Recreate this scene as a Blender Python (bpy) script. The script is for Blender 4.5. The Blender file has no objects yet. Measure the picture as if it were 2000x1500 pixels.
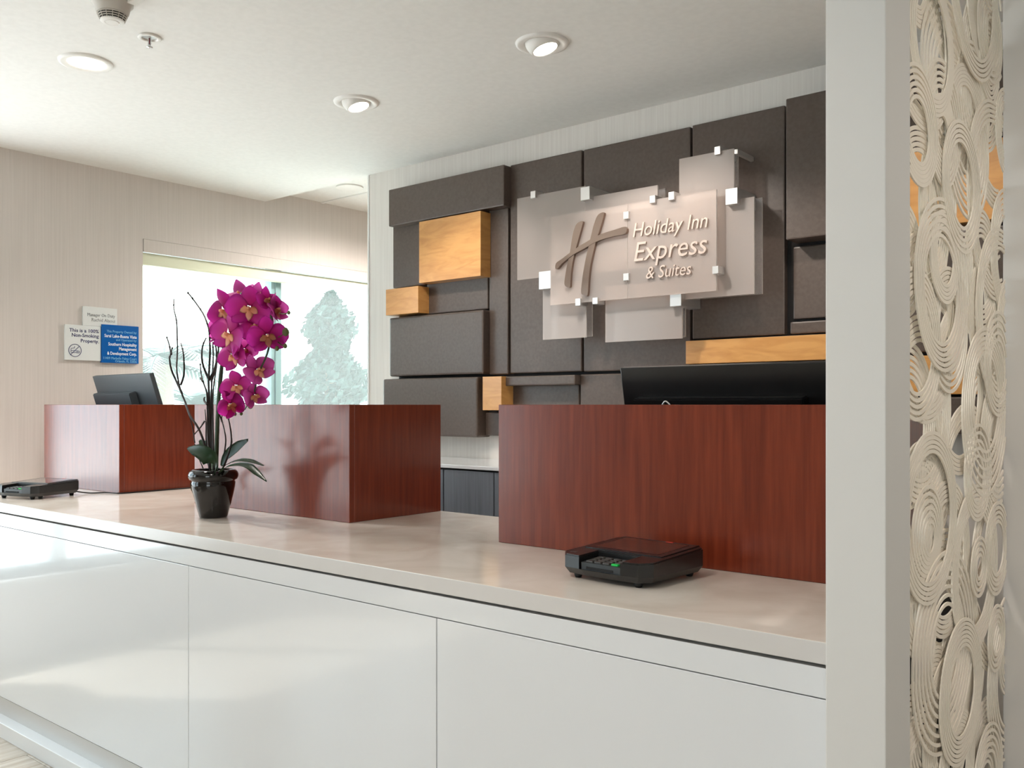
import bpy, bmesh, math, random
from mathutils import Vector, Matrix, Quaternion

random.seed(7)
SC = bpy.context.scene
COL = SC.collection

# ------------------------------------------------------------------ camera
FPX, CX, HY, CZ, YAW = 1757.0, 1000.0, 790.0, 1.32, math.radians(39.53)
cam_d = bpy.data.cameras.new('camera')
cam = bpy.data.objects.new('camera', cam_d)
COL.objects.link(cam)
cam.location = (0, 0, CZ)
cam.rotation_euler = (math.pi / 2, 0, YAW)
cam_d.sensor_width = 36.0
cam_d.lens = 36.0 * FPX / 2000.0
cam_d.shift_y = (HY - 750.0) / 2000.0
cam_d.clip_start = 0.02
SC.camera = cam

# ------------------------------------------------------------------ view
SC.view_settings.view_transform = 'Standard'
SC.view_settings.look = 'None'
SC.view_settings.gamma = 1.0
SC.view_settings.use_curve_mapping = False
SC.view_settings.exposure = 0.32
SC.cycles.max_bounces = 10
SC.cycles.diffuse_bounces = 5
SC.cycles.transparent_max_bounces = 24
SC.cycles.sample_clamp_indirect = 6.0
SC.cycles.caustics_reflective = False
SC.cycles.caustics_refractive = False

SKY = 4.2          # daylight strength
LAMP = 0.75         # scale of the ceiling lamps
sun_d = bpy.data.lights.new('sun', 'SUN')
sun_d.energy = 12.5
sun_d.angle = math.radians(2.0)
sun_d.color = (0.95, 0.975, 1.0)
sun = bpy.data.objects.new('sun', sun_d)
COL.objects.link(sun)
sun.rotation_euler = (0, math.radians(-40), math.radians(-35))   # comes in steeply past the window heads

# ------------------------------------------------------------------ world: bright, hazy sky with soft clouds
world = bpy.data.worlds.new('sky')
SC.world = world
world.use_nodes = True
wn, wl = world.node_tree.nodes, world.node_tree.links
wn.clear()
w_out = wn.new('ShaderNodeOutputWorld')
w_bg = wn.new('ShaderNodeBackground')
w_tc = wn.new('ShaderNodeTexCoord')
w_no = wn.new('ShaderNodeTexNoise')
w_no.inputs['Scale'].default_value = 3.0
w_no.inputs['Detail'].default_value = 5.0
w_rp = wn.new('ShaderNodeValToRGB')
w_rp.color_ramp.elements[0].position = 0.42
w_rp.color_ramp.elements[0].color = (0.66, 0.88, 1.0, 1)
w_rp.color_ramp.elements[1].position = 0.56
w_rp.color_ramp.elements[1].color = (0.94, 0.98, 1.0, 1)
wl.new(w_tc.outputs['Generated'], w_no.inputs['Vector'])
wl.new(w_no.outputs['Fac'], w_rp.inputs['Fac'])
wl.new(w_rp.outputs['Color'], w_bg.inputs['Color'])
w_bg.inputs['Strength'].default_value = SKY
wl.new(w_bg.outputs['Background'], w_out.inputs['Surface'])


def portal(name, loc, sx, sy, rot):
    """a window's light portal: only guides sky light in, gives none itself"""
    d = bpy.data.lights.new(name, 'AREA')
    d.shape = 'RECTANGLE'
    d.size, d.size_y = sx, sy
    d.cycles.is_portal = True
    o = bpy.data.objects.new(name, d)
    COL.objects.link(o)
    o.location = loc
    o.rotation_euler = rot
    return o


# windows (wall_left is the plane x = XW; y0, y1, z0, z1)
XW = -4.932
WIN_BACK = (2.64, 4.75, 0.85, 2.274)
LOBBY_WINS = [(-0.25, 1.85, 0.42, 2.38), (-2.15, -0.65, 0.42, 2.38)]
for k, (a, b, c, d_) in enumerate([WIN_BACK] + LOBBY_WINS):
    portal('window_portal', (XW - 0.12, (a + b) / 2, (c + d_) / 2), d_ - c, b - a, (0, -math.pi / 2, 0))
FILL_WIN = (0.0, 2.9, 0.1, 2.38)  # unseen window added to brighten the counter front and column
portal('window_portal', ((FILL_WIN[0] + FILL_WIN[1]) / 2, -5.12, (FILL_WIN[2] + FILL_WIN[3]) / 2),
       FILL_WIN[1] - FILL_WIN[0], FILL_WIN[3] - FILL_WIN[2], (math.pi / 2, 0, 0))


# ------------------------------------------------------------------ measuring: the ray of a photograph pixel met with a real plane
_v = (-math.sin(YAW), math.cos(YAW))
_r = (math.cos(YAW), math.sin(YAW))


def ray(px, py):
    a = (px - CX) / FPX
    return (_v[0] + _r[0] * a, _v[1] + _r[1] * a, (HY - py) / FPX)


def onY(px, py, y):
    d = ray(px, py); t = y / d[1]
    return Vector((d[0] * t, y, CZ + d[2] * t))


def onX(px, py, x):
    d = ray(px, py); t = x / d[0]
    return Vector((x, d[1] * t, CZ + d[2] * t))


def onZ(px, py, z):
    d = ray(px, py); t = (z - CZ) / d[2]
    return Vector((d[0] * t, d[1] * t, z))


# ------------------------------------------------------------------ materials
def srgb(r, g, b):
    def f(c):
        c /= 255.0
        return c / 12.92 if c <= 0.04045 else ((c + 0.055) / 1.055) ** 2.4
    return (f(r), f(g), f(b), 1.0)


def mat(name, color, rough=0.5, metal=0.0, coat=0.0, coat_rough=0.05, spec=0.5, trans=None, emit=None, sheen=0.0, coat_ior=1.5):
    m = bpy.data.materials.new(name)
    m.use_nodes = True
    b = m.node_tree.nodes['Principled BSDF']
    b.inputs['Coat IOR'].default_value = coat_ior
    b.inputs['Base Color'].default_value = color
    b.inputs['Roughness'].default_value = rough
    b.inputs['Metallic'].default_value = metal
    b.inputs['Coat Weight'].default_value = coat
    b.inputs['Coat Roughness'].default_value = coat_rough
    b.inputs['Specular IOR Level'].default_value = spec
    if sheen:
        b.inputs['Sheen Weight'].default_value = sheen
    if trans:
        b.inputs['Transmission Weight'].default_value = trans
    if emit:
        b.inputs['Emission Color'].default_value = color
        b.inputs['Emission Strength'].default_value = emit
    return m


def textured(m, c0, c1, scale=(1, 1, 1), nscale=8.0, detail=4.0, p0=0.35, p1=0.65, distort=0.0, bump=0.0, rough_var=None):
    """mottle or grain: a noise in object space between two colours, with fine relief"""
    nt = m.node_tree
    n, l = nt.nodes, nt.links
    b = n['Principled BSDF']
    tc = n.new('ShaderNodeTexCoord')
    mp = n.new('ShaderNodeMapping')
    mp.inputs['Scale'].default_value = scale
    no = n.new('ShaderNodeTexNoise')
    no.inputs['Scale'].default_value = nscale
    no.inputs['Detail'].default_value = detail
    no.inputs['Distortion'].default_value = distort
    rp = n.new('ShaderNodeValToRGB')
    rp.color_ramp.elements[0].position = p0
    rp.color_ramp.elements[0].color = c0
    rp.color_ramp.elements[1].position = p1
    rp.color_ramp.elements[1].color = c1
    l.new(tc.outputs['Object'], mp.inputs['Vector'])
    l.new(mp.outputs['Vector'], no.inputs['Vector'])
    l.new(no.outputs['Fac'], rp.inputs['Fac'])
    l.new(rp.outputs['Color'], b.inputs['Base Color'])
    if bump:
        bp = n.new('ShaderNodeBump')
        bp.inputs['Strength'].default_value = bump
        bp.inputs['Distance'].default_value = 0.002
        l.new(no.outputs['Fac'], bp.inputs['Height'])
        l.new(bp.outputs['Normal'], b.inputs['Normal'])
    if rough_var:
        mr = n.new('ShaderNodeMapRange')
        mr.inputs['To Min'].default_value, mr.inputs['To Max'].default_value = rough_var
        l.new(no.outputs['Fac'], mr.inputs['Value'])
        l.new(mr.outputs['Result'], b.inputs['Roughness'])
    return m


M = {}
M['ceiling'] = textured(mat('ceiling_paint', srgb(238, 236, 232), 0.9), srgb(229, 228, 225), srgb(233, 232, 229), nscale=40)
M['wall_beige'] = textured(mat('beige_wallcovering', srgb(205, 190, 178), 0.75), srgb(207, 199, 193), srgb(213, 205, 199),
                           scale=(1, 40, 0.7), nscale=3.0, detail=6, bump=0.15)
M['wall_grey'] = textured(mat('pale_wallcovering', srgb(205, 200, 193), 0.7), srgb(214, 209, 203), srgb(222, 218, 212),
                          scale=(40, 1, 0.7), nscale=3.0, detail=6, bump=0.12)
M['white_paint'] = mat('white_paint', srgb(226, 226, 224), 0.55)
M['lobby_wall'] = mat('lobby_wall_paint', srgb(212, 207, 201), 0.8)
M['column'] = mat('column_paint', srgb(208, 207, 204), 0.45)
M['gloss_white'] = mat('gloss_white_panel', srgb(214, 216, 218), 0.16, spec=0.5, coat=0.6, coat_rough=0.04)
M['kick'] = mat('grey_kick_strip', srgb(190, 188, 185), 0.35, metal=0.3)
M['dark_gap'] = mat('dark_gap', srgb(28, 26, 26), 0.8)
M['stone'] = textured(mat('beige_quartz', srgb(190, 176, 160), 0.13, spec=0.5), srgb(214, 203, 191), srgb(233, 226, 217),
                      nscale=5.0, detail=5, distort=0.8, p0=0.3, p1=0.7)
M['stone_edge'] = mat('quartz_edge', srgb(200, 197, 194), 0.2)
M['mahogany'] = textured(mat('mahogany_veneer', srgb(105, 45, 28), 0.4, spec=0.15, coat=0.8, coat_rough=0.2, coat_ior=1.51),
                         srgb(96, 33, 14), srgb(128, 53, 28), scale=(38, 38, 2.0), nscale=2.2, detail=9, p0=0.25, p1=0.78, bump=0.05)
M['maple'] = textured(mat('maple_veneer', srgb(226, 174, 104), 0.32, coat=0.3, coat_rough=0.2),
                      srgb(190, 133, 70), srgb(210, 155, 90), scale=(1.6, 1.6, 7), nscale=3.0, detail=6, distort=1.6, p0=0.25, p1=0.6)
M['panel'] = textured(mat('charcoal_leatherette', srgb(92, 84, 80), 0.4, spec=0.5), srgb(82, 70, 63), srgb(90, 78, 70),
                      nscale=70, detail=6, bump=0.08)
M['drawer'] = textured(mat('slate_drawer_front', srgb(104, 110, 118), 0.4), srgb(96, 101, 109), srgb(110, 115, 123), scale=(30, 30, 1), nscale=3)
M['metal'] = mat('satin_aluminium', srgb(224, 222, 220), 0.3, metal=0.7)
M['letter_face'] = mat('satin_lettering', srgb(214, 196, 184), 0.3, metal=0.35)
M['letter'] = mat('polished_lettering', srgb(150, 130, 118), 0.15, metal=0.9)
M['black_plastic'] = mat('black_plastic', srgb(16, 16, 17), 0.3, coat=0.3, coat_rough=0.12)
M['dark_plastic'] = mat('dark_grey_plastic', srgb(44, 48, 50), 0.42)
M['graphite'] = mat('graphite_plastic', srgb(58, 64, 68), 0.5)
M['screen_glass'] = mat('dark_display_glass', srgb(20, 18, 19), 0.06, coat=1.0, coat_rough=0.02)
M['key'] = mat('grey_key', srgb(70, 68, 66), 0.3)
M['green_key'] = mat('green_key', srgb(20, 190, 80), 0.4)
M['red_mark'] = mat('red_sticker', srgb(190, 52, 40), 0.5)
M['rubber'] = mat('black_rubber', srgb(14, 14, 14), 0.6)
M['pot'] = mat('black_glaze', srgb(14, 11, 10), 0.07, spec=0.5)
M['soil'] = textured(mat('dark_soil', srgb(40, 30, 22), 0.9), srgb(25, 18, 12), srgb(60, 46, 34), nscale=60, bump=0.5)
M['twig'] = mat('dark_twig', srgb(38, 25, 22), 0.7)
M['stem'] = mat('orchid_stem', srgb(52, 72, 50), 0.5)
M['bud'] = mat('orchid_bud', srgb(80, 84, 40), 0.5)
M['screen_cream'] = mat('cream_lacquer', srgb(236, 227, 212), 0.42)
M['shade_band'] = mat('pale_green_hem', srgb(226, 230, 205), 0.7)
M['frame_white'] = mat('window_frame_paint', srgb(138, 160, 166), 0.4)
M['sign_white'] = mat('white_acrylic', srgb(226, 230, 229), 0.25)
M['sign_blue'] = mat('blue_acrylic', srgb(0, 92, 170), 0.25)
M['navy'] = mat('navy_ink', srgb(22, 32, 96), 0.5)
M['grey_ink'] = mat('grey_ink', srgb(130, 134, 136), 0.5)
M['white_ink'] = mat('white_ink', srgb(240, 246, 250), 0.5)
M['pale_blue_ink'] = mat('pale_blue_ink', srgb(120, 190, 225), 0.5)
M['floor_wood'] = textured(mat('floor_plank_wood', srgb(172, 162, 148), 0.25), srgb(158, 148, 133), srgb(188, 178, 164), scale=(14, 0.9, 1), nscale=3.0, detail=6)
M['lamp_trim'] = mat('white_lamp_trim', srgb(232, 230, 226), 0.5)
M['lamp_glow'] = mat('lamp_lens', (1.0, 0.93, 0.82, 1), 0.5, emit=9.0)
M['chrome'] = mat('chrome', srgb(220, 222, 225), 0.12, metal=1.0)
M['bulb_red'] = mat('red_bulb', srgb(110, 20, 30), 0.1)
M['slot'] = mat('dark_slot', srgb(16, 14, 14), 0.8)
M['detector'] = mat('detector_plastic', srgb(196, 190, 182), 0.45)
M['pavement'] = textured(mat('pale_pavement', srgb(196, 194, 188), 0.9), srgb(216, 214, 211), srgb(228, 226, 224), nscale=3)
M['lawn'] = textured(mat('lawn', srgb(120, 150, 90), 0.9), srgb(100, 134, 74), srgb(140, 166, 104), nscale=12)
M['palm_green'] = mat('palm_leaf', srgb(40, 62, 54), 0.6)
M['tree_green'] = textured(mat('tree_leaf', srgb(122, 160, 118), 0.7), srgb(34, 54, 50), srgb(56, 78, 70), nscale=4)
M['bark'] = mat('bark', srgb(130, 116, 100), 0.9)
M['far_wall'] = mat('far_wall_paint', srgb(225, 225, 220), 0.8)
M['far_stripe'] = mat('far_window_band', srgb(120, 130, 130), 0.4)

# leaf: dark glossy green, a little light passes
M['leaf'] = mat('orchid_leaf', srgb(28, 62, 30), 0.32)
textured(M['leaf'], srgb(20, 52, 24), srgb(44, 78, 40), nscale=6)


def petal_material(name, c_in, c_out):
    m = bpy.data.materials.new(name)
    m.use_nodes = True
    n, l = m.node_tree.nodes, m.node_tree.links
    b = n['Principled BSDF']
    b.inputs['Roughness'].default_value = 0.6
    tc = n.new('ShaderNodeTexCoord')
    ln = n.new('ShaderNodeVectorMath'); ln.operation = 'LENGTH'
    mr = n.new('ShaderNodeMapRange')
    mr.inputs['From Min'].default_value = 0.005
    mr.inputs['From Max'].default_value = 0.06
    rp = n.new('ShaderNodeValToRGB')
    rp.color_ramp.elements[0].color = c_in
    rp.color_ramp.elements[1].color = c_out
    l.new(tc.outputs['Object'], ln.inputs[0])
    l.new(ln.outputs['Value'], mr.inputs['Value'])
    l.new(mr.outputs['Result'], rp.inputs['Fac'])
    l.new(rp.outputs['Color'], b.inputs['Base Color'])
    tr = n.new('ShaderNodeBsdfTranslucent')
    l.new(rp.outputs['Color'], tr.inputs['Color'])
    mx = n.new('ShaderNodeMixShader')
    mx.inputs['Fac'].default_value = 0.45
    l.new(b.outputs['BSDF'], mx.inputs[1])
    l.new(tr.outputs['BSDF'], mx.inputs[2])
    l.new(mx.outputs['Shader'], n['Material Output'].inputs['Surface'])
    return m


M['petal'] = petal_material('magenta_petal', srgb(186, 10, 108), srgb(216, 62, 182))
M['petal_pale'] = petal_material('magenta_petal_pale_edge', srgb(170, 20, 110), srgb(220, 105, 190))
M['lip'] = petal_material('peach_lip', srgb(240, 178, 132), srgb(240, 205, 206))


def sheet_material(name, clear, tint, gloss_rough):
    """a sheet of acrylic or glass: partly see-through, partly a scattering frosted body, with a reflecting surface"""
    m = bpy.data.materials.new(name)
    m.use_nodes = True
    n, l = m.node_tree.nodes, m.node_tree.links
    n.remove(n['Principled BSDF'])
    tp = n.new('ShaderNodeBsdfTransparent'); tp.inputs['Color'].default_value = tint
    df = n.new('ShaderNodeBsdfDiffuse'); df.inputs['Color'].default_value = tint
    tl = n.new('ShaderNodeBsdfTranslucent'); tl.inputs['Color'].default_value = tint
    body = n.new('ShaderNodeMixShader'); body.inputs['Fac'].default_value = 0.5
    l.new(df.outputs['BSDF'], body.inputs[1]); l.new(tl.outputs['BSDF'], body.inputs[2])
    mx = n.new('ShaderNodeMixShader'); mx.inputs['Fac'].default_value = 1.0 - clear
    l.new(tp.outputs['BSDF'], mx.inputs[1]); l.new(body.outputs['Shader'], mx.inputs[2])
    gl = n.new('ShaderNodeBsdfGlossy'); gl.inputs['Roughness'].default_value = gloss_rough
    fr = n.new('ShaderNodeFresnel'); fr.inputs['IOR'].default_value = 1.45
    m2 = n.new('ShaderNodeMixShader')
    geo = n.new('ShaderNodeNewGeometry')                 # mirror reflection on the outer face only (no false total reflection inside)
    inv = n.new('ShaderNodeMath'); inv.operation = 'SUBTRACT'; inv.inputs[0].default_value = 1.0
    mul = n.new('ShaderNodeMath'); mul.operation = 'MULTIPLY'
    l.new(geo.outputs['Backfacing'], inv.inputs[1])
    l.new(fr.outputs['Fac'], mul.inputs[0]); l.new(inv.outputs[0], mul.inputs[1])
    l.new(mul.outputs[0], m2.inputs['Fac'])
    l.new(mx.outputs['Shader'], m2.inputs[1]); l.new(gl.outputs['BSDF'], m2.inputs[2])
    l.new(m2.outputs['Shader'], n['Material Output'].inputs['Surface'])
    return m


M['window_glass'] = sheet_material('window_glass', 0.97, (0.99, 1.0, 1.0, 1), 0.01)
M['scrim'] = sheet_material('sheer_haze_sheet', 0.965, (0.94, 0.99, 0.975, 1), 0.9)  # faint milky body that washes out the view outside
M['frosted'] = sheet_material('frosted_acrylic', 0.64, (0.93, 0.875, 0.84, 1), 0.16)
M['clear_sheet'] = sheet_material('clear_acrylic', 0.86, (0.95, 0.95, 0.95, 1), 0.03)
M['sheet_edge'] = mat('polished_sheet_edge', srgb(238, 232, 228), 0.2)

# ------------------------------------------------------------------ building helpers
ORIGIN = {}


def new_bm():
    return bmesh.new()


def box(bm, x0, x1, y0, y1, z0, z1, bevel=0.0, seg=2):
    vs = [bm.verts.new(p) for p in ((x0, y0, z0), (x1, y0, z0), (x1, y1, z0), (x0, y1, z0), (x0, y0, z1), (x1, y0, z1), (x1, y1, z1), (x0, y1, z1))]
    fs = [bm.faces.new([vs[i] for i in f]) for f in ((0, 3, 2, 1), (4, 5, 6, 7), (0, 1, 5, 4), (1, 2, 6, 5), (2, 3, 7, 6), (3, 0, 4, 7))]
    if bevel:
        es = list({e for f in fs for e in f.edges})
        bmesh.ops.bevel(bm, geom=es, offset=bevel, segments=seg, profile=0.6, affect='EDGES')
    return bm


def prism(bm, pts, axis, lo, hi):
    """polygon pts (2D) drawn out along an axis ('x', 'y' or 'z')"""
    def v(p, t):
        return {'x': (t, p[0], p[1]), 'y': (p[0], t, p[1]), 'z': (p[0], p[1], t)}[axis]
    a = [bm.verts.new(v(p, lo)) for p in pts]
    b = [bm.verts.new(v(p, hi)) for p in pts]
    n = len(pts)
    f1 = bm.faces.new(a); f2 = bm.faces.new(list(reversed(b)))
    for i in range(n):
        bm.faces.new([a[i], b[i], b[(i + 1) % n], a[(i + 1) % n]])
    bmesh.ops.recalc_face_normals(bm, faces=bm.faces)
    return bm


def lathe(bm, prof, seg=32, c=(0, 0, 0)):
    rings = []
    for r, z in prof:
        if r < 1e-6:
            rings.append([bm.verts.new((c[0], c[1], c[2] + z))])
        else:
            rings.append([bm.verts.new((c[0] + r * math.cos(2 * math.pi * i / seg), c[1] + r * math.sin(2 * math.pi * i / seg), c[2] + z)) for i in range(seg)])
    for A, B in zip(rings, rings[1:]):
        for i in range(seg):
            j = (i + 1) % seg
            if len(A) == 1 and len(B) == 1:
                continue
            if len(A) == 1:
                bm.faces.new([A[0], B[j], B[i]])
            elif len(B) == 1:
                bm.faces.new([A[i], A[j], B[0]])
            else:
                bm.faces.new([A[i], A[j], B[j], B[i]])
    return bm


def tube(bm, pts, rad, seg=6):
    pts = [Vector(p) for p in pts]
    rads = rad if isinstance(rad, (list, tuple)) else [rad] * len(pts)
    rings = []
    up = Vector((0.31, 0.2, 0.93)).normalized()
    for i, p in enumerate(pts):
        t = (pts[min(i + 1, len(pts) - 1)] - pts[max(i - 1, 0)]).normalized()
        a = t.cross(up)
        if a.length < 1e-3:
            a = t.cross(Vector((1, 0, 0)))
        a.normalize(); b = t.cross(a).normalized()
        rings.append([bm.verts.new(p + (a * math.cos(2 * math.pi * k / seg) + b * math.sin(2 * math.pi * k / seg)) * rads[i]) for k in range(seg)])
    for A, B in zip(rings, rings[1:]):
        for k in range(seg):
            bm.faces.new([A[k], A[(k + 1) % seg], B[(k + 1) % seg], B[k]])
    bm.faces.new(list(reversed(rings[0]))); bm.faces.new(rings[-1])
    return bm


def smooth_path(pts, n=6):
    """Catmull-Rom through the points"""
    P = [Vector(p) for p in pts]
    P = [P[0] * 2 - P[1]] + P + [P[-1] * 2 - P[-2]]
    out = []
    for i in range(1, len(P) - 2):
        for k in range(n):
            t = k / n
            p0, p1, p2, p3 = P[i - 1], P[i], P[i + 1], P[i + 2]
            out.append(0.5 * ((2 * p1) + (p2 - p0) * t + (2 * p0 - 5 * p1 + 4 * p2 - p3) * t * t + (3 * p1 - p0 - 3 * p2 + p3) * t ** 3))
    out.append(P[-2])
    return out


def origin_of(o):
    return ORIGIN.get(o.name, Vector((0, 0, 0))) if o else Vector((0, 0, 0))


def obj(name, bm, m, parent=None, smooth=False, kind=None, label=None, auto=None):
    """links a bmesh built in world space as ONE mesh object, under its parent if it has one"""
    org = origin_of(parent)
    if org.length:
        bmesh.ops.translate(bm, verts=bm.verts, vec=-org)
    me = bpy.data.meshes.new(name)
    bm.normal_update()
    bm.to_mesh(me); bm.free()
    for mm in (m if isinstance(m, (list, tuple)) else [m]):
        me.materials.append(M[mm])
    if smooth:
        for p in me.polygons:
            p.use_smooth = True
    if auto:
        me.set_sharp_from_angle(angle=math.radians(auto))
    o = bpy.data.objects.new(name, me)
    COL.objects.link(o)
    if parent:
        o.parent = parent
        ORIGIN[o.name] = org.copy()
    if kind:
        o['kind'] = kind
    if label:
        o['label'] = label
    return o


def thing(name, label, cat, loc=(0, 0, 0), group=None):
    o = bpy.data.objects.new(name, None)
    o.empty_display_size = 0.1
    COL.objects.link(o)
    o.location = loc
    ORIGIN[o.name] = Vector(loc)
    o['label'] = label; o['category'] = cat
    if group:
        o['group'] = group
    return o


def structure_root(name, loc=(0, 0, 0)):
    o = bpy.data.objects.new(name, None)
    o.empty_display_size = 0.1
    COL.objects.link(o)
    o.location = loc
    ORIGIN[o.name] = Vector(loc)
    o['kind'] = 'structure'
    return o


def kids(o):
    return [c for c in COL.objects if c.parent is o]


def copy_tree(o, parent=None):
    c = o.copy()
    COL.objects.link(c)
    c.parent = parent if parent else None
    for k in kids(o):
        copy_tree(k, c)
    return c


def text_mesh(body, align='LEFT', shear=0.0, extrude=0.01, bevel=0.0, offset=0.0, spacing=1.0, res=3):
    """lettering with the built-in font -> mesh data (x right, y up, z towards the reader)"""
    cu = bpy.data.curves.new('lettering', 'FONT')
    cu.body = body
    cu.align_x = align
    cu.shear = shear
    cu.extrude = extrude
    cu.bevel_depth = bevel
    cu.offset = offset
    cu.space_character = spacing
    cu.resolution_u = res
    o = bpy.data.objects.new('lettering_tmp', cu)
    COL.objects.link(o)
    dg = bpy.context.evaluated_depsgraph_get()
    me = bpy.data.meshes.new_from_object(o.evaluated_get(dg))
    bpy.data.objects.remove(o)
    bpy.data.curves.remove(cu)
    return me


def lettering(body, parent, m, x_ax, y_ax, n_ax, p0, width, height=None, right=False, **kw):
    """fits a line of text: p0 is its lower left (or right) corner at the baseline"""
    me = text_mesh(body, **kw)
    xs = [v.co.x for v in me.vertices]; ys = [v.co.y for v in me.vertices]
    x0, x1 = min(xs), max(xs)
    s = width / (x1 - x0)
    sy = s if height is None else height / max(ys)
    org = origin_of(parent)
    for v in me.vertices:
        a = (v.co.x - (x1 if right else x0)) * s
        v.co = Vector(p0) + Vector(x_ax) * a + Vector(y_ax) * v.co.y * sy + Vector(n_ax) * v.co.z - org
    me.materials.clear()
    me.materials.append(M[m])
    o = bpy.data.objects.new('lettering', me)
    COL.objects.link(o)
    o.parent = parent
    ORIGIN[o.name] = org.copy()
    return o


# ================================================================== SETTING
ZC, ZH = 2.632, 2.705            # main ceiling and the higher one behind the back wall
YB = 3.45                        # face of the back wall
X1, Y0, Y2 = 4.2, -5.0, 6.6

# floor: a base slab and real planks where the photograph shows them
fl = structure_root('floor')
bm = new_bm(); box(bm, XW - 0.2, X1, Y0 - 0.2, Y2, -0.25, -0.004)
obj('slab', bm, 'floor_wood', fl)
plank_meshes = {}
PW, PL = 0.195, 1.22
i = 0
x = XW
while x < -1.0:
    y = Y0 + 3.2 + (i % 3) * 0.41 - 0.82
    while y < 1.52:
        y1 = min(y + PL, 1.52)
        x1 = min(x + PW, -0.95)
        key = (round(x1 - x, 3), round(y1 - y, 3))
        if key not in plank_meshes:
            bm = new_bm(); box(bm, 0.001, x1 - x - 0.001, 0.001, y1 - y - 0.001, -0.012, 0, bevel=0.0015, seg=1)
            me = bpy.data.meshes.new('plank'); bm.to_mesh(me); bm.free(); me.materials.append(M['floor_wood'])
            plank_meshes[key] = me
        o = bpy.data.objects.new('plank', plank_meshes[key]); COL.objects.link(o)
        o.location = (x, y, 0); o.parent = fl
        y += PL
    x += PW
    i += 1

# ceiling: the lower ceiling ends over the back wall; a slightly higher one runs on behind
ce = structure_root('ceiling')
bm = new_bm(); box(bm, XW - 0.2, X1, Y0 - 0.2, YB + 0.02, ZC, ZC + 0.3)
obj('lower_ceiling', bm, 'ceiling', ce)
bm = new_bm(); box(bm, XW - 0.2, X1, YB + 0.02, Y2, ZH, ZH + 0.22)
obj('higher_ceiling', bm, 'ceiling', ce)
for gy in (3.93, 4.54, 5.15):
    bm = new_bm(); box(bm, XW, X1, gy - 0.012, gy + 0.012, ZH - 0.006, ZH)
    obj('grid_bar', bm, 'white_paint', ce)

# left wall with the back-office window and the lobby windows
wl_ = structure_root('wall_left')
def wall_with_holes(axis, plane, thick, a0, a1, z0, z1, holes):
    """boxes around the openings, in one mesh"""
    bm = new_bm()
    def put(p, q, c, d):
        if q - p < 1e-4 or d - c < 1e-4:
            return
        lo, hi = sorted((plane, plane + thick))
        if axis == 'x':
            box(bm, lo, hi, p, q, c, d)
        else:
            box(bm, p, q, lo, hi, c, d)
    cur = a0
    for (h0, h1, hz0, hz1) in sorted(holes):
        put(cur, h0, z0, z1)
        put(h0, h1, z0, hz0)
        put(h0, h1, hz1, z1)
        cur = h1
    put(cur, a1, z0, z1)
    return bm
obj('wall_surface', wall_with_holes('x', XW, -0.2, Y0, Y2, -0.25, 3.0, [WIN_BACK] + LOBBY_WINS), 'wall_beige', wl_)

# back wall: stands free at its left end
wb = structure_root('wall_back')
bm = new_bm(); box(bm, -3.912, X1, YB, YB + 0.16, 0, ZC)
obj('wall_surface', bm, 'wall_grey', wb)
bm = new_bm(); box(bm, -3.917, -3.905, YB - 0.004, YB + 0.164, 0, ZC - 0.002)
obj('corner_bead', bm, 'white_paint', wb)
bm = new_bm(); box(bm, XW - 0.2, X1, Y2, Y2 + 0.2, -0.25, 3.0)
obj('wall_far', bm, 'lobby_wall', kind='structure')
bm = new_bm(); box(bm, X1, X1 + 0.2, Y0 - 0.2, Y2 + 0.2, -0.25, 3.0)
obj('wall_right', bm, 'lobby_wall', kind='structure')
obj('wall_front', wall_with_holes('y', Y0, -0.2, XW - 0.2, X1 + 0.2, -0.25, 3.0, [FILL_WIN]), 'lobby_wall', kind='structure')


# windows
def window_x(name, w, mullions, fw=0.05):
    y0, y1, z0, z1 = w
    r = structure_root(name, (XW - 0.1, (y0 + y1) / 2, z0))
    bm = new_bm()
    xf0, xf1 = XW - 0.16, XW - 0.09
    box(bm, xf0, xf1, y0, y1, z0, z0 + fw); box(bm, xf0, xf1, y0, y1, z1 - fw, z1)
    box(bm, xf0, xf1, y0, y0 + fw * 0.3, z0, z1); box(bm, xf0, xf1, y1 - fw, y1, z0, z1)
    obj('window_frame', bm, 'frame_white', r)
    edges = [y0] + [m_ for m_ in mullions] + [y1]
    for m_ in mullions:
        bm = new_bm(); box(bm, xf0, xf1, m_ - fw * 0.8, m_ + fw * 0.8, z0, z1)
        box(bm, xf1 - 0.005, xf1 + 0.012, m_ - 0.012, m_ + 0.012, z0 + fw, z1 - fw)
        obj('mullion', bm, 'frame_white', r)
    for a, b in zip(edges, edges[1:]):
        bm = new_bm(); box(bm, XW - 0.128, XW - 0.122, a, b, z0, z1)
        obj('pane', bm, 'window_glass', r)
    bm = new_bm(); box(bm, XW - 0.2, XW + 0.02, y0, y1, z0 - 0.03, z0, bevel=0.004)
    obj('sill', bm, 'white_paint', r)
    return r
win = window_x('window_1', WIN_BACK, [3.62])
for k, w in enumerate(LOBBY_WINS):
    window_x('window_%d' % (k + 2), w, [(w[0] + w[1]) / 2])
r = structure_root('window_4', ((FILL_WIN[0] + FILL_WIN[1]) / 2, Y0 - 0.1, FILL_WIN[2]))  # added window behind the camera, lets in fill daylight
bm = new_bm(); box(bm, FILL_WIN[0], FILL_WIN[1], Y0 - 0.128, Y0 - 0.122, FILL_WIN[2], FILL_WIN[3])
obj('pane', bm, 'window_glass', r)
for xm in (0.03, 1.45, 2.87):
    bm = new_bm(); box(bm, xm - 0.03, xm + 0.03, Y0 - 0.16, Y0 - 0.09, FILL_WIN[2], FILL_WIN[3])
    obj('mullion', bm, 'frame_white', r)

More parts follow.
